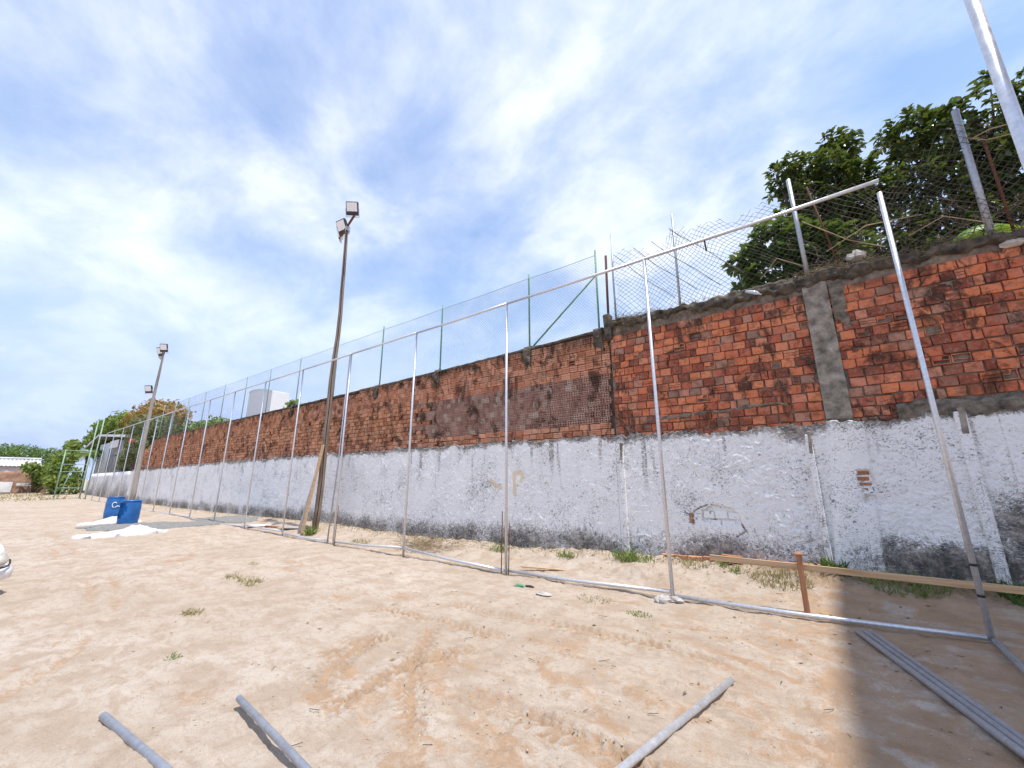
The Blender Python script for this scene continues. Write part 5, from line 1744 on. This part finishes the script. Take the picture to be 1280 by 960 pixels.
g2 = lambda a, b, c, d: math.exp(-((a - c) ** 2 + (b - d) ** 2))
heap('lime_heap', 'long low white sand heap spread in front of the blue drums', 'sand heap', -17.6, 3.2, 1.05, 0.55, math.radians(80), lambda u, v: 0.04 + 0.20 * math.exp(-((u - 0.35) ** 2 / 0.10 + v * v / 0.35)) + 0.07 * math.exp(-(u * u + v * v) / 0.6), 'lime', seed=3)
heap('lime_heap', 'smaller white sand heap at the foot of the two blue drums', 'sand heap', -22.6, 3.7, 0.9, 0.6, math.radians(70), lambda u, v: 0.03 + 0.18 * math.exp(-((u - 0.05) ** 2 / 0.18 + v * v / 0.4)), 'lime', seed=6)
heap('gravel_spread', 'thin sheet of grey gravel spread between the drums and the pipe frame', 'gravel', -20.0, 4.6, 2.1, 1.3, math.radians(62), lambda u, v: 0.03 + 0.05 * math.exp(-(u * u + v * v) / 0.4), 'gravel', 'stuff', 9)
heap('gravel_spread', 'grey gravel spilling under the bottom rail towards the wall', 'gravel', -20.3, 6.9, 2.0, 0.75, math.radians(8), lambda u, v: 0.02 + 0.05 * math.exp(-(u * u + v * v) / 0.4), 'gravel', 'stuff', 12)

# small litter and rubble
V, F = join(*[lump((-1.86 + 0.11 * math.cos(k * 1.9), 6.24 + 0.09 * math.sin(k * 2.3), zg(-1.86, 6.24) + 0.02), 0.05 + 0.018 * (k % 3), k + 4, 1.2, 1, .7, 5) for k in range(6)])
tag(mk('concrete_footing', V, F, M['rubble']), 'crumbly pale concrete round the foot of the second steel post from right', 'concrete')
V, F = lump((-4.08, 5.68, zg(-4.08, 5.68) + 0.012), 0.07, 6, 1.4, 0.7, 0.35, 6)
tag(mk('plastic_bag', V, F, M['scrap_green'], None, False), 'scrap of green plastic on the sand below the middle post', 'litter')
V, F = lump((-3.92, 5.74, zg(-3.92, 5.74) + 0.012), 0.06, 9, 1.5, 0.6, 0.35, 6)
tag(mk('plastic_bag', V, F, M['black'], None, False), 'scrap of black plastic on the sand below the middle post', 'litter')
V, F = lump((-3.5, 5.5, zg(-3.5, 5.5) + 0.008), 0.10, 4, 1.3, 0.8, 0.22, 7)
tag(mk('mortar_crumbs', V, F, M['rubble'], None, False), 'pale spilt mortar patch on the sand right of the green scrap', 'mortar')
# brushwood heap behind the rail
A, B = [], []
rng = np.random.default_rng(12)
for k in range(420):
    p = np.array((rng.normal(-8.1, 0.55), rng.normal(7.2, 0.20), 0)); p[2] = zg(p[0], p[1]) + abs(rng.normal(0, 0.07))
    d = rng.normal(size=3) * np.array((1, .6, .35))
    A.append(p); B.append(p + d * 0.17)
V, F = prisms(A, B, 0.005)
tag(mk('brushwood', V, F, M['dry']), 'heap of dry brushwood lying at the wall foot behind the frame', 'brushwood', kind='stuff')


def blades(cx, cy, r, n, h, seed, mat, name, label, cat, dry=0.0, spread=0.6, group=None, kind=None, wid=0.006):
    rng = np.random.default_rng(seed)
    a = rng.random(n) * 2 * math.pi; q = r * np.sqrt(rng.random(n))
    x, y = cx + q * np.cos(a), cy + q * np.sin(a) * 0.6
    zz_, _, _ = ground_fn(x[None], y[None])
    P = np.stack([x, y, zz_[0] - 0.01], -1)
    D = np.stack([rng.normal(0, spread, n), rng.normal(0, spread, n), np.abs(rng.normal(1, .25, n))], -1)
    U = rand_dir(n, rng) + np.array((0, 0, 0.2))
    L = h * (0.4 + 0.8 * rng.random(n))
    V, F = leaf_mesh(P, D, U, L, np.full(n, wid * 2) + L * 0.04, 0.1, 0.5)
    o = mk(name, V, F, M[mat], None, False, {'rnd': np.repeat(rng.random(n), 5)})
    return tag(o, label, cat, group, kind)


WEEDS = [(-3.0, 7.62, .22, 70, .30, 'grass', 'bright green weed at the wall foot left of the second steel post'),
         (-2.72, 7.55, .25, 60, .16, 'grass', 'low weed fringe just right of the bright weed'),
         (-4.2, 7.45, .20, 50, .20, 'grass', 'weed tuft at the wall foot between second and third posts'),
         (-5.95, 7.5, .25, 60, .22, 'grass', 'weed tuft behind the middle steel post'),
         (-13.1, 6.85, .22, 70, .42, 'grass', 'leafy green weed at the base of the nearer light pole'),
         (-2.05, 5.46, .17, 70, .07, 'grass', 'small flat green tuft on the sand in front of the frame'),
         (-2.75, 5.7, .28, 90, .07, 'grass_dry', 'yellowing flat tuft left of the small green one on the sand'),
         (-7.95, 3.2, .30, 90, .12, 'grass_dry', 'dry yellow tuft on open sand at left of centre'),
         (-8.5, 3.15, .22, 60, .10, 'grass_dry', 'paler dry tuft just behind the yellow one on open sand'),
         (-6.75, 2.1, .17, 60, .10, 'grass_dry', 'dry brownish tuft nearest the camera on the open sand'),
         (-1.42, 7.70, .10, 26, .18, 'grass', 'small weed sprouting by the loose red brick'),
         (-1.2, 7.45, .12, 30, .14, 'grass', 'weed below the left end of the raw plank'),
         (0.05, 7.72, .16, 40, .30, 'leaf_mid', 'dark leafy weed in the corner beside the white pillar'),
         (0.75, 7.55, .45, 150, .20, 'grass', 'green grass along the foot of the white pillar'),
         (1.9, 7.55, .35, 130, .26, 'leaf_mid', 'dark green weeds at the shaded wall foot at right edge'),
         (-0.6, 7.35, .38, 240, .13, 'grass_dry', 'dry grass on the earth bank behind the stake'),
         (-1.9, 7.6, .3, 80, .14, 'grass_dry', 'dry grass at the wall foot right of the second post'),
         (-5.3, 1.55, .10, 30, .07, 'grass', 'tiny green sprout on the sand near the left wheel rut'),
         (-9.6, 3.9, .16, 40, .08, 'grass_dry', 'sparse dry tuft on the sand in the left middle distance'),
         (-10.4, 6.9, .35, 70, .14, 'grass_dry', 'dry grass clump by the brushwood heap')]
for i, (x, y, r_, n, h, m_, lb) in enumerate(WEEDS):
    blades(x, y, r_, int(n * 1.7), h * 0.85, 100 + i, m_, 'weed_tuft', lb, 'weed', group='weeds on the plot', spread=0.9 if h < 0.13 else 0.5, wid=0.012 if m_ == 'leaf_mid' else 0.0035)
# sparse fringe of dry grass along the wall foot and far verge
rng = np.random.default_rng(3)
n = 1500
x = np.where(rng.random(n) < .55, rng.uniform(-14, 2.4, n), rng.uniform(-42, -14, n)); y = 7.9 - np.abs(rng.normal(0, .22, n)) - 0.05
zz_, _, _ = ground_fn(x[None], y[None])
L = 0.05 + 0.11 * rng.random(n)
V, F = leaf_mesh(np.stack([x, y, zz_[0] - .01], -1), np.stack([rng.normal(0, .7, n), rng.normal(0, .7, n), np.ones(n)], -1), rand_dir(n, rng), L, np.full(n, .012), .1, .5)
o = mk('grass_fringe', V, F, M['grass_dry'], None, False, {'rnd': np.repeat(rng.random(n), 5)})
tag(o, 'sparse dry grass fringe along the foot of the long wall', 'grass', kind='stuff')
n = 2600
x = rng.uniform(-74, -50, n); y = rng.uniform(-6, 6.5, n)
keep = rng.random(n) < 0.35 + 0.65 * (vn(x * .5, y * .5, 8) > 0.1); x, y = x[keep], y[keep]; n = len(x)
zz_, _, _ = ground_fn(x[None], y[None])
L = 0.06 + 0.13 * rng.random(n)
V, F = leaf_mesh(np.stack([x, y, zz_[0] - .01], -1), np.stack([rng.normal(0, .7, n), rng.normal(0, .7, n), np.ones(n)], -1), rand_dir(n, rng), L, np.full(n, .10), .1, .5)
o = mk('verge_grass', V, F, M['grass_dry'], None, False, {'rnd': np.repeat(0.4 + 0.6 * rng.random(n), 5)})
tag(o, 'patchy grass verge below the ruined wall at far left', 'grass', kind='stuff')

# dry leaves blown against the wall foot and over the sand
rng = np.random.default_rng(23)
n = 800
foot = rng.random(n) < .88
x = np.where(foot, rng.uniform(-12, 2.4, n), 1 - np.abs(rng.normal(0, 5, n))); y = np.where(foot, 7.95 - np.abs(rng.normal(0, .28, n)), rng.uniform(2.5, 7.6, n))
zz_, _, _ = ground_fn(x[None], y[None])
L = 0.02 + 0.045 * rng.random(n)
D = np.stack([rng.normal(0, 1, n), rng.normal(0, 1, n), 0.25 * rng.random(n)], -1)
V, F = leaf_mesh(np.stack([x, y, zz_[0] + .004], -1), D, np.tile([0, 0, 1.0], (n, 1)) + 0.5 * rand_dir(n, rng), L, L * 0.45, .2, .3)
tag(mk('leaf_litter', V, F, M['litter'], None, False, {'rnd': np.repeat(rng.random(n), 5)}), 'dry brown leaves littered along the wall foot and sand', 'leaf litter', kind='stuff')

# pebbles, clods and twigs strewn on the sand
rng = np.random.default_rng(15)
n = 2600
x = -0.2 - np.abs(rng.normal(0, 4.2, n)) + 0.9; y = rng.uniform(1.0, 7.7, n)
ex = rng.normal(-2.1, .75, 500), rng.normal(2.5, .6, 500)
x = np.concatenate([x, ex[0]]); y = np.concatenate([y, ex[1]])
n = len(x)
zz_, _, _ = ground_fn(x[None], y[None])
oct_ = np.array([(1, 0, 0), (0, 1, 0), (-1, 0, 0), (0, -1, 0), (0, 0, 1), (0, 0, -1)], float)
of = np.array([(0, 1, 4), (1, 2, 4), (2, 3, 4), (3, 0, 4), (1, 0, 5), (2, 1, 5), (3, 2, 5), (0, 3, 5)])
r_ = 0.003 + 0.007 * rng.random(n) ** 4
V = oct_[None] * r_[:, None, None] * (0.6 + 0.8 * rng.random((n, 6, 3))) + np.stack([x, y, zz_[0] + r_ * 0.3], -1)[:, None]
F = of[None] + (np.arange(n) * 6)[:, None, None]
tag(mk('pebbles', V.reshape(-1, 3), F.reshape(-1, 3), M['rock']), 'pebbles and soil crumbs strewn over the sand', 'pebbles', kind='stuff')
A, B = [], []
for k in range(120):
    p = np.array((1.0 - abs(rng.normal(0, 3.6)), rng.uniform(1.2, 7.4), 0)); p[2] = zg(p[0], p[1]) + 0.008
    a = rng.random() * 6.28; l_ = 0.02 + 0.09 * rng.random() ** 3
    A.append(p); B.append(p + np.array((math.cos(a), math.sin(a), 0.1)) * l_)
V, F = prisms(A, B, 0.0028)
tag(mk('twigs', V, F, M['bark']), 'dark twigs and bark bits strewn over the sand', 'twigs', kind='stuff')

# ------------------------------------------------------------------ white car at the left edge
car = thing('parked_car', 'white car at the left edge, only its front corner and headlight in view', 'car', (-12.2, 0.1, 0))
CA = math.radians(40)
CR = rotz(CA)
NOSE = np.array((-9.62, 0.16, 0.02))


def cw(P):   # car space: x forward (0 at the nose tip), y left, z up
    return np.asarray(P, float) @ CR.T + NOSE


# loft: stations along the car, (x, half width, z low, z belt, roof z, roof half width)
st = [(-0.02, 0.50, 0.30, 0.50, 0.58, 0.42), (-0.08, 0.66, 0.24, 0.56, 0.66, 0.58), (-0.22, 0.77, 0.20, 0.64, 0.73, 0.66), (-0.45, 0.82, 0.19, 0.72, 0.80, 0.70), (-0.95, 0.84, 0.20, 0.82, 0.91, 0.72),
      (-1.25, 0.845, 0.20, 0.87, 0.97, 0.70), (-1.75, 0.85, 0.20, 0.90, 1.36, 0.60), (-2.1, 0.85, 0.20, 0.91, 1.45, 0.58), (-2.9, 0.85, 0.20, 0.92, 1.46, 0.58), (-3.35, 0.84, 0.21, 0.93, 1.38, 0.57), (-3.75, 0.80, 0.24, 0.93, 0.98, 0.66), (-3.9, 0.70, 0.32, 0.80, 0.85, 0.6)]
V = []
for x, hw, zl, zb_, zr, rw_ in st:
    sec = [(0, zl), (hw * .8, zl), (hw * .97, zl + .08), (hw, (zl + zb_) / 2), (hw * .985, zb_ - .06), (hw * .94, zb_), (rw_ + (hw * .94 - rw_) * .35, zb_ + (zr - zb_) * .62), (rw_, zr - .03), (rw_ * .8, zr), (0, zr + 0.015)]
    full = [(y, z) for y, z in sec] + [(-y, z) for y, z in sec[-2:0:-1]]
    V += [(x, y, z) for y, z in full]
ns = 18
F = [(i * ns + k, i * ns + (k + 1) % ns, (i + 1) * ns + (k + 1) % ns, (i + 1) * ns + k) for i in range(len(st) - 1) for k in range(ns)]
F += [tuple(range(ns))[::-1], tuple((len(st) - 1) * ns + k for k in range(ns))]
body = mk('body', cw(V), F, M['car_white'], car, True)
sm = body.modifiers.new('smooth', 'SUBSURF'); sm.levels = 2; sm.render_levels = 2
V, F = [], []
bp = [(0.02, 0.0), (0.015, 0.35), (-0.03, 0.60), (-0.13, 0.76), (-0.32, 0.855)]
path = [(x, -y) for x, y in bp[::-1]] + bp[1:]
for x, y in path:
    for dx, z in ((0, 0.20), (0.045, 0.22), (0.05, 0.34), (0.0, 0.39), (-0.06, 0.39), (-0.06, 0.20)):
        V.append((x + dx, y * (1.02 if dx > 0 else 1), z))
k6 = 6
F = [(i * k6 + a, i * k6 + (a + 1) % k6, (i + 1) * k6 + (a + 1) % k6, (i + 1) * k6 + a) for i in range(len(path) - 1) for a in range(k6)]
F += [tuple(range(k6)), tuple((len(path) - 1) * k6 + a for a in range(k6))[::-1]]
bum = mk('bumper', cw(V), F, M['car_white'], car, True)
V, F = join(*[box((0.025, 0, 0.235 + 0.03 * k), (0.07, 0.9, 0.012)) for k in range(4)])
mk('air_intake', cw(V), F, M['car_dark'], bum)
for s in (1, -1):
    V = []
    for i, t in enumerate(np.linspace(0, 1, 9)):
        y = s * (0.34 + 0.42 * t); x = 0.02 - 0.03 * t - 0.20 * t ** 3
        zc2 = 0.475 + 0.03 * t; hh_ = 0.085 * math.sin(math.pi * (0.12 + 0.80 * t)) ** 0.6
        for j, q in enumerate(np.linspace(-1, 1, 7)):
            V.append((x + 0.03 * (1 - q * q) - 0.03 * q * (q > 0), y, zc2 + hh_ * q))
    fc = grid_faces(9, 7)
    hl = mk('headlight', cw(V), fc if s > 0 else fc[:, ::-1], M['headlamp'], car, True)
    V, F = tube(cw([(0.075 - 0.03 * t - 0.20 * t ** 3, s * (0.34 + 0.42 * t), 0.475 + 0.03 * t - 0.09 * math.sin(math.pi * (0.12 + 0.80 * t)) ** 0.6) for t in np.linspace(0, 1, 9)]), 0.012, 5)
    mk('surround', V, F, M['car_dark'], hl, True)
V, F = join(*[box((0.03, 0, 0.445 + 0.03 * k), (0.04, 0.58, 0.010)) for k in range(4)])
mk('grille', cw(V), F, M['car_dark'], car)
V = [(-1.33, -0.66, 1.0), (-1.33, 0.66, 1.0), (-1.80, 0.56, 1.37), (-1.80, -0.56, 1.37)]
V = np.vstack([np.array(V) + (0.03, 0, 0.02), np.array(V)])
mk('windscreen', cw(V), [(0, 1, 2, 3), (7, 6, 5, 4), (0, 4, 5, 1), (1, 5, 6, 2), (2, 6, 7, 3), (3, 7, 4, 0)], M['car_glass'], car)
for s in (1, -1):
    for xa, xb, ta, tb in ((-1.75, -2.35, -1.95, -2.35), (-2.42, -3.3, -2.42, -3.05)):
        V = [(xa, s * 0.80, 0.96), (xb, s * 0.80, 0.96), (tb, s * 0.645, 1.34), (ta, s * 0.645, 1.34)]
        V = np.vstack([np.array(V), np.array(V) + (0, s * 0.02, 0)])
        mk('side_window', cw(V), [(0, 1, 2, 3), (7, 6, 5, 4), (0, 4, 5, 1), (1, 5, 6, 2), (2, 6, 7, 3), (3, 7, 4, 0)], M['car_glass'], car)
    V, F = bbox_bev((-1.62, s * 0.93, 0.98), (0.12, 0.18, 0.12), 0.03)
    mk('mirror', cw(V), F, M['car_white'], car)
    for xw in (-0.78, -3.15):
        ring = [(xw + 0.255 * math.cos(a), s * 0.76, 0.29 + 0.255 * math.sin(a)) for a in np.linspace(0, 2 * math.pi, 25)]
        V, F = tube(cw(ring), 0.075, 8, cap=False)
        wh = mk('wheel', V, F, M['tyre'], car, True)
        V, F = tube(cw([(xw, s * 0.70, 0.29), (xw, s * 0.80, 0.29)]), 0.19, 16)
        mk('rim', V, F, M['galv_dull'], wh)

# fine objects done: report the size of the scene
print('objects', len(bpy.data.objects), 'polys', sum(len(m.polygons) for m in bpy.data.meshes))
